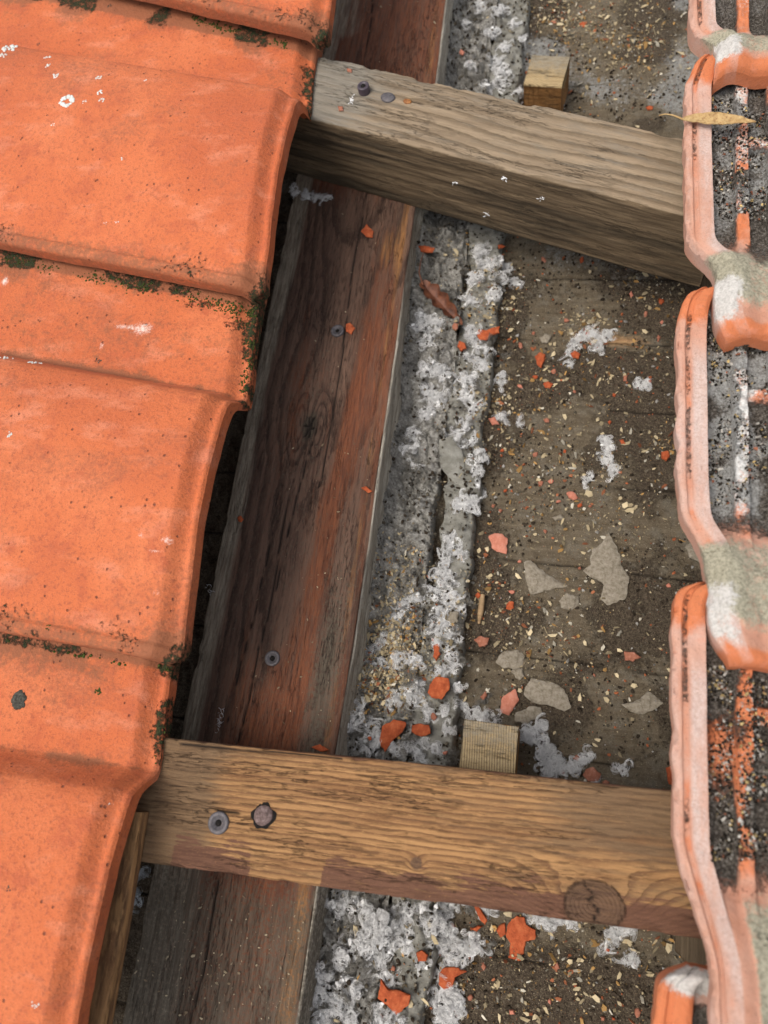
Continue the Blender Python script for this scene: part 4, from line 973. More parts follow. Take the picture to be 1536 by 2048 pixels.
# ---- clay and mortar fragments
def shard(name, poly, mat, zoff=0.0, thick=0.0022, label=None, cat='tile fragment', group=None, tilt=None, base=None, seed=0, zg=0.005, rough=0.25, dome=0.0004):
    """poly: outline in picture positions, laid on the surface"""
    P0 = np.array([at(x, y, (base if base is not None else zg) + thick) for x, y in poly])
    c = P0.mean(0)
    # refine and roughen the outline
    Q = []
    n = len(P0)
    for i in range(n):
        a, b = P0[i], P0[(i + 1) % n]; m_ = max(2, int(np.linalg.norm(b - a) / 0.0012))
        for k in range(m_): Q.append(a + (b - a) * k / m_)
    Q = np.array(Q); L = Q - c
    rad = np.linalg.norm(L, axis=1).mean()
    j = (fb(Q[:, 0], Q[:, 1], seed, 420, seed, 3) - 0.5) * 2 * rough * min(rad, 0.004)
    L = L + L / (np.linalg.norm(L, axis=1)[:, None] + 1e-9) * j[:, None]
    rings = [(0.0001, thick + dome), (0.5, thick + dome * 0.8), (0.86, thick), (1.0, thick * 0.72), (1.0, thick * 0.3), (0.92, 0.0)]
    V = []
    for q, zz in rings:
        l = L * q
        V.append(np.column_stack([l, np.full(len(l), zz) + (fb(l[:, 0], l[:, 1], seed, 350, seed + 3, 3) - 0.5) * 0.0007 * (q > 0.01)]))
    V = np.concatenate(V); m_ = len(L)
    Fq = grid_faces(len(rings), m_, wrap=True)
    if np.cross(L[0], L[1]) > 0 or True:
        area = 0.5 * np.sum(L[:, 0] * np.roll(L[:, 1], -1) - np.roll(L[:, 0], -1) * L[:, 1])
        if area > 0: pass
        else: Fq = Fq[:, ::-1]
    z0 = base if base is not None else float(np.max([surf(c[0] + a_, c[1] + b_) for a_, b_ in ((0, 0), (rad * .5, 0), (-rad * .5, 0), (0, rad * .5), (0, -rad * .5))])) - 0.0004
    o = raw_mesh(name, V, Fq, mat, loc=(c[0], c[1], z0 + zoff))
    tl = tilt if tilt is not None else (RNG.normal(0, 0.10), RNG.normal(0, 0.10))
    o.rotation_euler = (tl[0], tl[1], 0)
    o.data.set_sharp_from_angle(angle=math.radians(40))
    tag(o, label, cat, group)
    return o

big_shards = [
 ([(953, 662), (958, 652), (972, 655), (985, 650), (1000, 648), (998, 660), (984, 664), (974, 672), (958, 671)], 'shard', 'two lobed bright orange tile fragment near the wool left of the bare board streak'),
 ([(1018, 1846), (1035, 1830), (1050, 1836), (1054, 1850), (1072, 1860), (1070, 1880), (1052, 1884), (1048, 1912), (1036, 1934), (1015, 1922), (1020, 1890), (1012, 1872)], 'shard', 'largest orange tile fragment, below the lower batten beside white wool'),
 ([(990, 1862), (1000, 1850), (1008, 1848), (1012, 1870), (1000, 1878)], 'shard', 'small orange chip touching the left side of the largest fragment'),
 ([(858, 1368), (872, 1352), (897, 1357), (901, 1375), (884, 1399), (864, 1394), (856, 1384)], 'shard', 'rounded orange tile fragment lying on wool above the curved one'),
 ([(764, 1452), (786, 1438), (812, 1444), (806, 1462), (786, 1478), (768, 1504), (758, 1482)], 'shard', 'crescent shaped orange tile fragment just above the lower batten'),
 ([(816, 1450), (838, 1447), (858, 1450), (864, 1468), (842, 1474), (822, 1464)], 'shard', 'flat orange tile fragment touching the right end of the crescent one'),
 ([(976, 1070), (988, 1063), (1004, 1066), (1015, 1074), (1013, 1106), (994, 1102), (984, 1094)], 'pinkshard', 'five sided salmon tile fragment at the left foot of the sheathing'),
 ([(1003, 1392), (1030, 1376), (1038, 1398), (1030, 1412), (1018, 1428), (999, 1424)], 'pinkshard', 'pink tile fragment standing between mortar flakes above the lower wood block'),
 ([(872, 1956), (886, 1946), (912, 1947), (930, 1954), (906, 1966), (902, 1986), (884, 1992), (872, 1980)], 'shard', 'wedge shaped orange tile fragment at the bottom beside a wool ball'),
 ([(762, 1960), (775, 1978), (800, 1982), (820, 1990), (816, 2012), (792, 2030), (772, 2012), (754, 1998)], 'shard', 'jagged dark orange tile fragment at the bottom left of the sheathing'),
 ([(943, 1818), (954, 1822), (972, 1848), (970, 1862), (956, 1848)], 'shard', 'narrow orange sliver standing against the lower batten'),
 ([(938, 1868), (952, 1860), (962, 1862), (950, 1874)], 'shard', 'thin orange flake below the narrow sliver'),
 ([(830, 1908), (842, 1902), (856, 1912), (852, 1926), (836, 1926)], 'shard', 'squarish orange chip in the wool below the lower batten'),
 ([(1070, 708), (1080, 699), (1091, 704), (1089, 716), (1082, 731), (1074, 722)], 'shard', 'orange diamond shaped chip left of the wool patch on the boards'),
 ([(1140, 702), (1150, 694), (1162, 704), (1158, 712), (1148, 710)], 'shard', 'small orange chip below the wool patch on the boards'),
 ([(914, 692), (918, 681), (930, 685), (933, 695), (920, 700)], 'shard', 'orange chip set in white wool beside the grey lath'),
 ([(1132, 982), (1144, 977), (1156, 990), (1150, 996), (1138, 992)], 'pinkshard', 'salmon chip in the middle of the sheathing'),
 ([(1325, 900), (1338, 897), (1343, 908), (1334, 918), (1325, 912)], 'shard', 'orange chip close to the middle right tile'),
 ([(976, 836), (988, 832), (998, 846), (984, 848)], 'pinkshard', 'pink pointed chip at the right edge of the lath'),
 ([(1172, 1538), (1188, 1534), (1204, 1548), (1198, 1562), (1178, 1562), (1168, 1550)], 'dullshard', 'dull brown tile fragment beside the wool tail at the lower batten'),
 ([(1334, 1535), (1350, 1530), (1352, 1575), (1340, 1568)], 'shard', 'orange fragment pressed against the lower right tile'),
 ([(945, 1270), (958, 1264), (976, 1268), (974, 1282), (956, 1286)], 'dullshard', 'dull red fragment left of the mortar flakes'),
 ([(866, 1290), (878, 1286), (880, 1308), (872, 1322), (866, 1312)], 'shard', 'upright orange strip in the wool right of the beam'),
 ([(1250, 1300), (1270, 1302), (1284, 1312), (1268, 1322), (1252, 1318)], 'dullshard', 'dull orange fragment on bare boards by the lower right tile'),
 ([(835, 502), (850, 500), (872, 503), (866, 511), (842, 512)], 'shard', 'orange sliver bridging the gap between beam and grey wool'),
 ([(1130, 2032), (1060, 1945), (1100, 1940), (1120, 1950)], None, None),
]
for i, (poly, mt, lb) in enumerate(big_shards):
    if mt is None: continue
    shard('tile_fragment', poly, M[mt], thick=0.0026, label=lb, seed=600 + i, zg=0.018 if poly[0][0] < 960 else 0.003, zoff=0.0016 if poly[0][0] < 970 else 0.0)
# fragments resting on timber
for i, (poly, b_, lb) in enumerate([
 ([(722, 462), (733, 448), (746, 462), (745, 474), (732, 472)], 0.0503, 'orange chip on the upper part of the wide beam'),
 ([(692, 648), (700, 645), (709, 656), (702, 668), (692, 662)], 0.0503, 'small orange crumb touching the screw in the wide beam'),
 ([(722, 975), (732, 972), (744, 982), (736, 986)], 0.0503, 'thin orange flake on the right edge of the wide beam'),
 ([(474, 1034), (481, 1031), (487, 1038), (482, 1044), (476, 1042)], 0.0503, 'tiny orange crumb on the left edge of the wide beam'),
 ([(622, 1494), (640, 1488), (658, 1500), (640, 1504)], 0.0503, 'orange chip on the wide beam against the lower batten'),
 ([(693, 136), (704, 138), (703, 143), (694, 142)], 0.1168, 'tiny pink crumb above the violet screw on the upper batten'),
 ([(675, 212), (685, 212), (687, 220), (678, 220)], 0.1168, 'orange crumb near the lower left edge of the upper batten')]):
    shard('tile_fragment', poly, M['dullshard' if b_ > 0.1 else 'shard'], thick=0.0014, label=lb, seed=660 + i, base=b_, tilt=(0, 0))
small = [(1003, 507, 8), (1163, 516, 8), (1087, 516, 9), (1263, 584, 9), (1324, 598, 10), (1292, 625, 7), (1317, 673, 9), (1133, 639, 8), (1176, 665, 8), (1067, 662, 6), (1041, 689, 9), (973, 683, 9), (912, 662, 8),
         (1070, 751, 8), (1108, 739, 8), (1040, 769, 9), (1095, 768, 11), (1251, 754, 9), (1229, 787, 7), (1094, 837, 7), (1245, 881, 8), (1071, 905, 7), (1080, 963, 8), (1103, 960, 7), (1161, 1008, 7), (1117, 1000, 6), (1160, 1134, 6),
         (954, 1182, 9), (1024, 1182, 9), (1020, 1209, 11), (865, 1278, 6), (968, 1392, 12), (865, 1431, 10), (1339, 1169, 7), (1154, 1515, 9), (1211, 1565, 9), (890, 1506, 8), (1113, 1936, 10), (1152, 1975, 8), (1100, 2005, 8),
         (967, 1935, 10), (902, 1861, 8), (1217, 1902, 8), (1277, 2030, 12), (1207, 2040, 9), (1228, 2040, 9), (936, 2009, 8), (1024, 2025, 9), (785, 1940, 8), (924, 110, 9), (939, 126, 6), (1166, 44, 8), (1300, 211, 9), (1109, 40, 6),
         (1040, 1120, 6), (1005, 900, 6), (1180, 1010, 5), (1220, 840, 5), (1300, 760, 5), (1130, 900, 5), (1060, 1050, 5), (1090, 1060, 5), (1010, 980, 6), (1000, 1020, 6), (985, 1010, 5), (1190, 1350, 5), (760, 2036, 8), (740, 1478, 6), (1325, 640, 6), (1150, 780, 5)]
crumbs = {}
for i, (px, py, r0_) in enumerate(small):
    k = random.randint(4, 6); a0 = random.random() * 6.28; el = random.uniform(0.55, 1.0); ra = random.random() * 3.14
    poly = []
    for j in range(k):
        a = a0 - 2 * math.pi * j / k; q = r0_ * random.uniform(0.55, 1.05)
        dx, dy = q * math.cos(a), q * math.sin(a) * el
        poly.append((px + dx * math.cos(ra) - dy * math.sin(ra), py + dx * math.sin(ra) + dy * math.cos(ra)))
    mt = random.choice(['shard', 'dullshard', 'shard', 'dullshard', 'pinkshard'])
    zone = ('above the upper batten' if py < 260 else 'under the upper batten' if py < 560 and px > 960 else
            'in wool beside the wide beam' if px < 960 and py < 1550 else 'near the upper wool patch' if py < 720 else
            'on the upper middle boards' if py < 860 else 'by the middle right tile' if py < 1075 and px > 1120 else
            'on the left middle boards' if py < 1075 else 'among the mortar flakes' if py < 1450 else 'just above the lower batten' if py < 1600 else
            'in wool below the lower batten' if px < 950 else 'on the bottom right boards')
    kind_ = ('slim ' if el < 0.75 else 'stout ') + {'shard': 'bright orange clay crumb', 'dullshard': 'dull red clay crumb', 'pinkshard': 'pinkish clay crumb'}[mt]
    shard('tile_crumb', poly, M[mt], thick=0.0016, label=kind_ + ' ' + zone, group='tiny clay crumbs', cat='clay crumb', seed=700 + i, zg=0.017 if px < 960 else 0.002, zoff=0.0012 if px < 960 else 0.0002)
    crumbs.setdefault((kind_, zone), []).append((px, COL.objects[-1]))
for (kind_, zone), lst in crumbs.items():
    if len(lst) > 1:
        lst.sort(key=lambda q: q[0])
        names = ['leftmost', 'second from left', 'third from left', 'fourth from left', 'fifth from left', 'sixth from left', 'seventh from left'][:len(lst)]
        names[-1] = 'rightmost'
        for (px, o), nm in zip(lst, names): o['label'] = f'{nm} {kind_} {zone}'

mort = [
 ([(1166, 1138), (1182, 1125), (1184, 1096), (1206, 1082), (1218, 1063), (1230, 1082), (1240, 1104), (1244, 1130), (1258, 1150), (1256, 1190), (1236, 1202), (1216, 1208), (1202, 1196), (1210, 1170), (1204, 1160), (1180, 1150)], 'tallest pale grey mortar flake with a notched outline'),
 ([(1047, 1120), (1062, 1118), (1092, 1142), (1136, 1168), (1100, 1176), (1060, 1186), (1052, 1160)], 'triangular pale grey mortar flake'),
 ([(1050, 1370), (1062, 1356), (1086, 1358), (1112, 1366), (1128, 1378), (1144, 1412), (1130, 1422), (1094, 1408), (1064, 1404), (1048, 1388)], 'broad grey mortar flake with a cream chip on it'),
 ([(1026, 1428), (1062, 1410), (1082, 1412), (1084, 1430), (1052, 1446), (1032, 1442)], 'small brick shaped mortar flake right above the lower wood block'),
 ([(1244, 1408), (1272, 1402), (1296, 1382), (1312, 1388), (1328, 1404), (1312, 1418), (1286, 1428), (1260, 1422)], 'wing shaped mortar flake lying near the lower right tile'),
 ([(990, 1322), (1002, 1302), (1036, 1298), (1048, 1310), (1046, 1330), (1028, 1336), (1006, 1334)], 'reddish grey mortar flake above the pink fragment'),
 ([(1020, 1340), (1046, 1334), (1050, 1352), (1038, 1358)], 'small bluish grey mortar piece under the reddish flake'),
 ([(1372, 1090), (1388, 1076), (1408, 1080), (1414, 1100), (1402, 1122), (1380, 1114)], 'round brown grey mortar flake half under the middle right tile'),
 ([(1116, 1198), (1134, 1184), (1156, 1190), (1158, 1206), (1140, 1216), (1122, 1212)], 'faint round mortar flake below the triangular one'),
 ([(898, 1248), (904, 1228), (920, 1232), (920, 1248), (908, 1256)], 'small pinkish mortar piece in the wool'),
 ([(1104, 1030), (1122, 1024), (1130, 1032), (1112, 1036)], 'thin sliver of pale mortar in the middle of the boards'),
 ([(1080, 668), (1092, 660), (1104, 662), (1098, 678), (1084, 678)], 'small bluish grey stone beside the wool patch'),
]
for i, (poly, lb) in enumerate(mort):
    shard('mortar_flake', poly, M['mortar'], thick=0.0024, label=lb, cat='mortar flake', seed=800 + i, zg=0.004, rough=0.35, dome=0.0008)
shard('slate_flake', [(878, 880), (900, 875), (924, 900), (928, 935), (930, 975), (905, 962), (884, 936), (878, 910)], M['slate'], thick=0.002, label='smooth grey green slab flake on the lath between wool tufts', cat='stone flake', seed=820, zg=0.014, zoff=0.001)

# stick, leaves
def tube(name, pts, rad, mat, parent=None, n=8, seed=0):
    P_ = np.array(pts, float); m_ = len(P_)
    T = np.gradient(P_, axis=0); T /= np.linalg.norm(T, axis=1)[:, None]
    up = np.array([0, 0, 1.0]); S_ = np.cross(T, up); S_ /= np.linalg.norm(S_, axis=1)[:, None] + 1e-9; U_ = np.cross(S_, T)
    a = np.linspace(0, 2 * np.pi, n, endpoint=False)
    r = np.interp(np.linspace(0, 1, m_), np.linspace(0, 1, len(rad)), rad) * (1 + 0.25 * (fb(P_[:, 0], P_[:, 1], 0, 300, seed, 2) - 0.5))
    V = P_[:, None] + r[:, None, None] * (np.cos(a)[None, :, None] * S_[:, None] + np.sin(a)[None, :, None] * U_[:, None])
    return raw_mesh(name, V.reshape(-1, 3), grid_faces(m_, n, wrap=True), mat, parent)
a_ = at(958, 1248, 0.004); b_ = at(966, 1190, 0.004)
pts = [(a_[0] + (b_[0] - a_[0]) * t, a_[1] + (b_[1] - a_[1]) * t, 0.0045 + 0.001 * t) for t in np.linspace(0, 1, 14)]
tag(tube('stick', pts, [0.0008, 0.0018, 0.0022, 0.0020, 0.0014], M['stick'], seed=5), 'short tan stick of wood lying in the seam left of the boards', 'stick')

def leaf(name, a, b, width, z0, z1, mat, label, curl=0.003, stalk=None, seed=0, bend=0.0, lobes=False):
    A, B = np.array([*at(*a, z0), z0]), np.array([*at(*b, z1), z1])
    root = bpy.data.objects.new(name, None); link(root); root.location = A
    t = np.linspace(0, 1, 60); u_ = np.linspace(-1, 1, 19)
    T, U = np.meshgrid(t, u_, indexing='ij'); d_ = B - A; nrm = np.array([-d_[1], d_[0], 0]); nrm /= np.linalg.norm(nrm)
    wd = width * np.clip(np.sin(np.pi * np.clip(T, 0, 1) ** 0.72), 0, 1) ** 0.62
    if lobes: wd = wd * (0.65 + 0.5 * np.abs(np.sin(T * 14 + 1.0)))
    wd = wd * (1 + (fb(T, U, 0, (14, 1, 1), seed, 3) - 0.5) * 0.25)
    Pm = (d_[None, None] * T[..., None]) + nrm[None, None] * (U * wd + bend * np.sin(np.pi * T))[..., None]
    Pm[..., 2] += curl * (U ** 2 - 0.4) * np.sin(np.pi * T) + (fb(T * 6, U, 0, 1.5, seed + 1, 3) - 0.5) * 0.0025 - 0.0005 * np.exp(-(U / 0.08) ** 2)
    n, m_ = T.shape
    top_ = Pm.reshape(-1, 3); bot_ = top_ - np.array([0, 0, 0.0003])
    g = grid_faces(n, m_)
    idx = np.arange(n * m_).reshape(n, m_); off = n * m_
    per = np.concatenate([idx[0, :], idx[1:, -1], idx[-1, -2::-1], idx[-2:0:-1, 0]]); pn = np.roll(per, -1)
    raw_mesh('blade', np.vstack([top_, bot_]), [g, (g + off)[:, ::-1], np.stack([per, per + off, pn + off, pn], 1)], mat, root)
    if stalk:
        pts = []
        for (px, py, z) in stalk: q = at(px, py, z); pts.append((q[0] - A[0], q[1] - A[1], z - A[2]))
        P_ = np.array(pts); tt = np.linspace(0, 1, 24); kk = np.linspace(0, 1, len(P_))
        co = [np.interp(tt, kk, P_[:, j]) for j in range(3)]
        tube('stalk', np.column_stack(co), [0.0007, 0.0004, 0.0003], mat, root, seed=seed)
    tag(root, label, 'leaf'); return root
leaf('dry_leaf', (1366, 236), (1512, 243), 0.0042, 0.1640, 0.1660, M['leaf'], 'dry yellow willow shaped leaf lying across the upper right tile', 0.002,
     stalk=[(1370, 240, .164), (1360, 236, .165), (1345, 230, .166), (1330, 228, .166), (1318, 231, .165)], seed=3)
lf = leaf('brown_leaf', (842, 562), (925, 650), 0.0065, 0.030, 0.021, M['brownleaf'], 'curled dark brown leaf wedged between the beam and grey wool', 0.006, seed=9, lobes=True,
     stalk=[(846, 570, .031), (838, 545, .033), (842, 520, .034), (848, 505, .032)])

# ------------------------------------------------------------------ white wool
def fibres(centers, rad, count, r, length=(0.004, 0.012), w=0.000075, heights=None, curl=0.55, seg=10, flat=0.45):
    """ribbons of curly fibre around centres; returns V,F,tint"""
    K_ = 16; count = np.maximum(2, np.asarray(count) // K_)
    N = int(np.sum(count)); ci = np.repeat(np.arange(len(centers)), count)
    c = centers[ci]; R_ = rad[ci]
    ang = r.uniform(0, 2 * np.pi, N); q = np.sqrt(r.uniform(0, 1, N)) * R_ * 1.05
    st = c + np.stack([q * np.cos(ang), q * np.sin(ang), np.abs(r.normal(0, 1, N)) * R_ * flat * 0.6], 1)
    L = r.uniform(*length, N); dirn = r.normal(0, 1, (N, 3)) * np.array([1, 1, 0.30]); dirn /= np.linalg.norm(dirn, axis=1)[:, None]
    k = r.normal(0, curl, (N, 1)); k2 = r.normal(0, curl * 0.35, (N, 1)); dk = r.normal(0, curl * 0.12, (N, 1))
    P_ = [st]; d_ = dirn
    for s_ in range(seg):
        side = np.stack([-d_[:, 1], d_[:, 0], 0 * d_[:, 0]], 1)
        d_ = d_ + (c - P_[-1]) / R_[:, None] * 0.16 * np.array([1, 1, 0.3]) + side * k + np.array([0, 0, 1.0]) * k2 * 0.5; k = k + dk; k2 = -k2 * 0.8
        d_ /= np.linalg.norm(d_, axis=1)[:, None]
        P_.append(P_[-1] + d_ * (L / seg)[:, None])
    P_ = np.stack(P_, 1)                                                       # N, seg+1, 3
    # every guide strand carries a loose bundle of fibres
    P_ = np.repeat(P_, K_, 0); N = N * K_; tt_ = np.linspace(0, 1, seg + 1)[None, :, None]
    thick = np.repeat(r.uniform(0.00022, 0.00075, (N // K_, 1, 1)), K_, 0)
    off_ = r.normal(0, 1, (N, 1, 3)) * thick * (0.35 + 0.9 * np.sin(np.pi * (0.15 + 0.7 * tt_)))
    wander = np.cumsum(r.normal(0, 0.00013, (N, seg + 1, 3)), 1)
    P_ = P_ + off_ * np.array([1, 1, 0.7]) + wander
    g = surf(P_[..., 0], P_[..., 1]); P_[..., 2] = np.maximum(P_[..., 2], g + 0.0002)
    wv = r.normal(0, 1, (N, 1, 3)) * np.array([1, 1, 0.5]); wv /= np.linalg.norm(wv, axis=2)[..., None]
    tp = np.linspace(0, 1, seg + 1)[None, :, None]; tp = 0.35 + 0.65 * np.sin(np.pi * (0.1 + 0.8 * tp))
    A_, B_ = P_ - wv * w * tp, P_ + wv * w * tp
    V = np.stack([A_, B_], 2).reshape(-1, 3)
    b0 = (np.arange(N) * (seg + 1) * 2)[:, None] + (np.arange(seg) * 2)[None]
    F_ = np.stack([b0, b0 + 1, b0 + 3, b0 + 2], -1).reshape(-1, 4)
    sh = r.uniform(0.72, 1.08, (N, 1)) * np.repeat(r.uniform(0.72, 1.08, (N // K_, 1)), K_, 0); T_ = np.repeat(sh, (seg + 1) * 2, 0) * np.ones((1, 3))
    return V, F_, T_

NB = np.array([fbm(ICO[2][0] * 1.5 + 9.7 * q_, 5, 3) for q_ in range(60)])
def wool(name, blobs, label, r, kind=None, cat='wool tuft', tint=(1, 1, 1), zg=0.013, dens=1.0, group=None, zfix=None, lump=True):
    """blobs: (px, py, radius px)"""
    c = np.array([at(x, y, zg if zfix is None else zfix) for x, y, _ in blobs]); R_ = np.array([b[2] for b in blobs]) * 0.00033
    z = surf(c[:, 0], c[:, 1]) if zfix is None else np.full(len(c), zfix)
    C3 = np.column_stack([c, z + R_ * 0.12])
    cnt = np.maximum(8, (R_ / 0.0080) ** 1.4 * 620 * dens).astype(int)
    V, F_, T_ = fibres(C3, R_, cnt, r, (0.0035, 0.0130))
    Vs, Fs, Ts = [V], [F_], [T_]
    k = len(V)
    tri = []
    V0, F0 = ICO[2]
    m_ = (2 + 0.9 * (R_ / 0.0010) ** 1.2).astype(int); ci = np.repeat(np.arange(len(C3)), m_); M_ = len(ci)
    a = r.uniform(0, 6.283, M_); q = R_[ci] * np.sqrt(r.uniform(0, 1, M_)) * 0.85
    rr = np.minimum(R_[ci] * 0.40, 0.0015) * r.uniform(0.2, 1.0, M_) ** 1.3
    x, y = C3[ci, 0] + q * np.cos(a), C3[ci, 1] + q * np.sin(a)
    zz = (surf(x, y) if zfix is None else np.full(M_, zfix)) + rr * 0.1
    nn = NB[r.integers(0, len(NB), M_)]; st = r.uniform(0.8, 2.2, M_); b = r.uniform(0, 6.28, M_)
    v = V0[None] * (0.30 + 1.3 * nn)[..., None] * rr[:, None, None] * np.stack([st, np.ones(M_), np.full(M_, 0.55)], 1)[:, None, :]
    cb, sb2 = np.cos(b)[:, None], np.sin(b)[:, None]
    vv = np.stack([v[..., 0] * cb - v[..., 1] * sb2 + x[:, None], v[..., 0] * sb2 + v[..., 1] * cb + y[:, None], v[..., 2] + zz[:, None]], -1)
    Vs.append(vv.reshape(-1, 3)); tri.append((F0[None] + (np.arange(M_) * len(V0))[:, None, None]).reshape(-1, 3) + k)
    Ts.append(np.repeat(r.uniform(0.7, 1.0, (M_, 1)), len(V0), 0) * np.ones((1, 3)))
    V = np.vstack(Vs); T_ = np.vstack(Ts) * np.array(tint) * np.array([1.04, 1.02, 0.99])
    o = raw_mesh(name, V, [F_] + ([np.vstack(tri)] if tri else []), M['wool'], attrs=dict(tint=T_))
    tag(o, label, cat, group, kind); return o

rw = np.random.default_rng(900)
tufts = [
 ('bright white wool ball on the lath beside the beam, upper of two', [(862, 738, 13), (878, 745, 15), (892, 758, 12), (850, 752, 8)]),
 ('bright white wool ball on the lath beside the beam, lower of two', [(868, 790, 17), (880, 800, 15), (855, 782, 12), (850, 830, 12), (862, 824, 10)]),
 ('white wool ball at the lower end of the grey slab flake', [(930, 1004, 17), (945, 1000, 13), (915, 1012, 12), (938, 1018, 10)]),
 ('long white wool tail trailing right of the lower wood block', [(1048, 1462, 12), (1062, 1470, 13), (1078, 1450, 11), (1085, 1490, 15), (1100, 1505, 16), (1112, 1525, 17), (1095, 1540, 14), (1130, 1538, 13), (1150, 1530, 11), (1170, 1518, 9), (1182, 1510, 7), (1080, 1520, 10)]),
 ('white wool patch with cream chips below the bare board streak', [(1142, 690, 10), (1150, 670, 10), (1165, 655, 12), (1185, 650, 14), (1205, 662, 14), (1220, 652, 10), (1140, 712, 8), (1200, 680, 10)]),
 ('small white wool tuft close to the middle right tile', [(1290, 748, 9), (1302, 758, 8), (1285, 758, 6)]),
 ('grey white wool wisp hanging down the middle of the boards', [(1215, 868, 12), (1222, 885, 11), (1218, 905, 10), (1228, 922, 10), (1230, 935, 7)]),
 ('small wool wisp left of the middle wisp', [(1172, 950, 6), (1182, 946, 5)]),
 ('white wool wisp at the foot of the lower batten near the right tile', [(1245, 1540, 7), (1255, 1532, 5), (1195, 1560, 8)]),
 ('white wool wisp below the lower batten near the broken tile', [(1225, 1885, 10), (1240, 1868, 10), (1262, 1860, 11), (1280, 1852, 9), (1218, 1900, 7)]),
 ('small round wool tuft above the bottom seam', [(1262, 1930, 9), (1270, 1936, 7)]),
 ('thin curled wool wisp right of the lath edge', [(1000, 822, 9), (1012, 832, 6), (1035, 830, 4)]),
 ('small wool puff between lath and boards', [(998, 740, 9), (1000, 752, 7)]),
 ('white wool ball at the bottom between two orange fragments', [(895, 2000, 20), (880, 2020, 18), (910, 2015, 15), (890, 2040, 16)]),
]
for lb, bl in tufts:
    wool('wool_tuft', bl, lb, rw, dens=1.2)
wool('wool_tuft', [(590, 384, 11), (612, 390, 12), (630, 396, 11), (645, 398, 9), (660, 392, 6)], 'wool tuft squeezed under the upper batten at the left end of the beam', rw, zfix=0.0505)
wool('wool_tuft', [(262, 1765, 12), (270, 1790, 14), (258, 1810, 12), (285, 1748, 8)], 'bluish wool tuft in the dark gap left of the beam below the lower batten', rw, tint=(0.8, 0.88, 0.95), zfix=0.030)
for (px, py) in [(905, 345)]: pass
# tiny fluffs caught on the upper batten front and the beam
def fluff(px, py, z, label, n=9, ry=0.0016):
    x, y = at(px, py, z)
    N = n; P0 = np.array([[x, y, z]] * N) + rw.normal(0, 1, (N, 3)) * np.array([0.0006, ry, 0.0005])
    Vs, Fs = [], []
    for i in range(N):
        a = rw.uniform(0, 6.28); L_ = rw.uniform(0.0015, 0.003); t = np.linspace(-1, 1, 6)
        cx = P0[i, 0] + np.cos(a + t * 0.8) * L_ * t; cy = P0[i, 1] + np.sin(a + t * 0.8) * L_ * t; cz = P0[i, 2] + 0 * t + 0.0004
        A_ = np.column_stack([cx, cy, cz]); B_ = A_ + np.array([0.0002, 0.0002, 0.00015])
        k = len(Vs) * 12; Vs.append(np.stack([A_, B_], 1).reshape(-1, 3)); b0 = k + np.arange(5) * 2
        Fs.append(np.stack([b0, b0 + 1, b0 + 3, b0 + 2], -1))
    V = np.vstack(Vs)
    o = raw_mesh('wool_wisp', V, np.vstack(Fs), M['wool'], attrs=dict(tint=np.ones((len(V), 3)))); tag(o, label, 'wool wisp')
def front_z(px, py):
    """height of the point of the upper batten's front face seen at this picture position"""
    n_ = (-math.sin(ua) * -1, -math.cos(ua))
    for z in np.linspace(0.117, 0.05, 140):
        x, y = at(px, py, z); ly = -(x - uc[0]) * math.sin(ua) + (y - uc[1]) * math.cos(ua)
        if ly >= -uW / 2 - 0.0008: return z
    return 0.05
for px, py, lb in [(910, 366, 'white speck of wool on the left of the upper batten front side'), (1080, 396, 'white speck of wool on the right of the upper batten front side'), (974, 428, 'upright white wisp of wool low on the upper batten front side'), (1010, 356, 'curled wool thread just under the front edge of the upper batten')]:
    fluff(px, py, front_z(px, py), lb)
fluff(702, 200, 0.1175, 'wool fluff below the violet screw on the upper batten', 8)
fluff(440, 1440, 0.0508, 'faint wool fluff on the beam just above the lower batten', 14, 0.003)
fluff(418, 1180, 0.0508, 'pale splinter wisp on the left edge of the beam', 5)

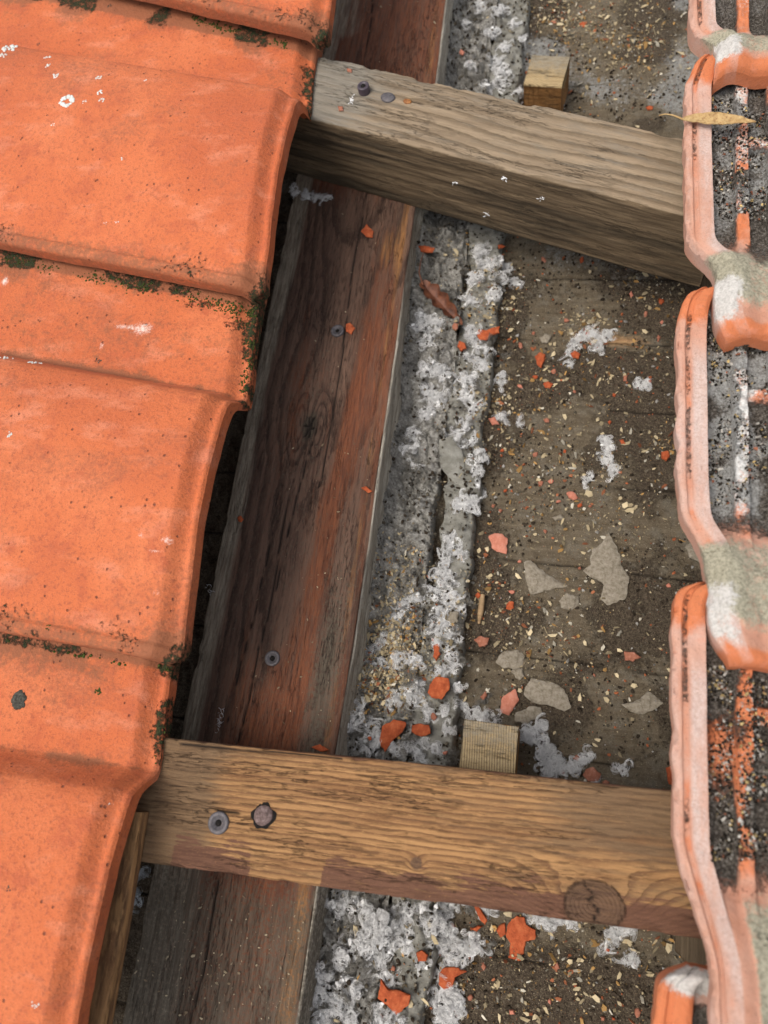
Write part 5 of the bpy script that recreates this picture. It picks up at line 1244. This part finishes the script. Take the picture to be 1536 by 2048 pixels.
# the uncountable wool over the strips
mass = [(1000, 30, 20), (985, 70, 18), (1030, 50, 12), (930, 60, 12), (990, 128, 22), (1005, 150, 20), (1000, 170, 18), (1035, 185, 14), (975, 178, 14), (940, 150, 10), (1045, 80, 10), (960, 20, 14), (1010, 100, 14),
        (960, 505, 20), (975, 530, 22), (950, 560, 20), (1000, 560, 16), (985, 590, 18), (940, 600, 16), (1010, 520, 14), (1030, 550, 12),
        (850, 640, 16), (870, 655, 18), (838, 665, 14), (855, 690, 16), (945, 670, 18), (955, 690, 16), (940, 720, 16), (965, 730, 14), (975, 700, 10),
        (940, 770, 16), (935, 795, 16), (950, 815, 14), (925, 760, 12), (930, 850, 14), (915, 870, 12), (925, 890, 10), (825, 870, 14), (820, 905, 12), (830, 930, 8), (835, 890, 8), (960, 915, 16), (955, 940, 14), (962, 970, 10), (945, 880, 10),
        (900, 1080, 14), (905, 1100, 14), (892, 1120, 14), (925, 1110, 8), (880, 1150, 18), (900, 1165, 14), (870, 1185, 16), (900, 1200, 16), (915, 1220, 12), (875, 1225, 16), (890, 1250, 16), (905, 1275, 14), (870, 1260, 12), (915, 1190, 10), (880, 1290, 12), (900, 1310, 12),
        (815, 1215, 16), (800, 1240, 12), (835, 1195, 12), (770, 1280, 12), (800, 1320, 14), (830, 1330, 14), (760, 1330, 12), (745, 1300, 8), (840, 1370, 15), (820, 1390, 14), (790, 1400, 14), (845, 1400, 12), (860, 1425, 12), (890, 1425, 9), (880, 1340, 14), (910, 1340, 10), (915, 1370, 8),
        (720, 1420, 14), (735, 1445, 14), (715, 1450, 12), (745, 1475, 14), (750, 1495, 12), (730, 1490, 12), (820, 1490, 12), (845, 1480, 9), (835, 1510, 10), (870, 1495, 10), (790, 1500, 10), (900, 1460, 10), (925, 1410, 10), (945, 1425, 12), (965, 1432, 12), (985, 1436, 9),
        (660, 1800, 14), (685, 1805, 14), (720, 1808, 16), (745, 1830, 20), (770, 1845, 22), (800, 1860, 20), (750, 1870, 20), (730, 1890, 16), (780, 1890, 18), (815, 1885, 14), (700, 1890, 12), (690, 1905, 10), (755, 1915, 18), (790, 1830, 16), (820, 1820, 16), (850, 1830, 16), (880, 1825, 16), (905, 1815, 14),
        (870, 1850, 16), (890, 1870, 16), (905, 1900, 18), (930, 1905, 16), (900, 1930, 14), (945, 1885, 14), (950, 1910, 12), (875, 1905, 14), (880, 1945, 10), (850, 1930, 10), (765, 1945, 12), (780, 1960, 10), (690, 1960, 12), (685, 1910, 10), (640, 1930, 14), (655, 1950, 14), (645, 1985, 14), (670, 2000, 18), (690, 2015, 16), (655, 2030, 18), (700, 2036, 14), (712, 1975, 10), (770, 2020, 14), (790, 2036, 14), (760, 2040, 12),
        (1070, 1835, 12), (1090, 1850, 12), (1110, 1848, 12), (1130, 1840, 10), (1150, 1850, 8), (965, 1830, 10), (980, 1810, 10), (1100, 1860, 8)]
wool('white_wool', mass, 'white fluffy wool shreds strewn along the grey strip and lath', rw, kind='stuff', cat='wool', dens=0.95)
gm = [(x + rw.normal(0, 22), y + rw.normal(0, 25), abs(rw.normal(0, 5)) + 5) for (x, y, q) in mass for _ in range(2) if x < 1010]
gm = [(x, y, q) for x, y, q in gm if at(x, y, 0.008)[0] > -0.122]
gm += [(rw.uniform(850, 905), rw.uniform(450, 600), 12) for _ in range(24)] + [(rw.uniform(900, 970), rw.uniform(0, 200), 10) for _ in range(18)]
gm += [(max(rw.normal(820, 30), 740), rw.uniform(880, 1250), 9) for _ in range(50)]
wool('grey_wool', gm, 'dirty grey wool shreds matted between the white ones', rw, kind='stuff', cat='wool', tint=(0.22, 0.208, 0.185), dens=0.30)
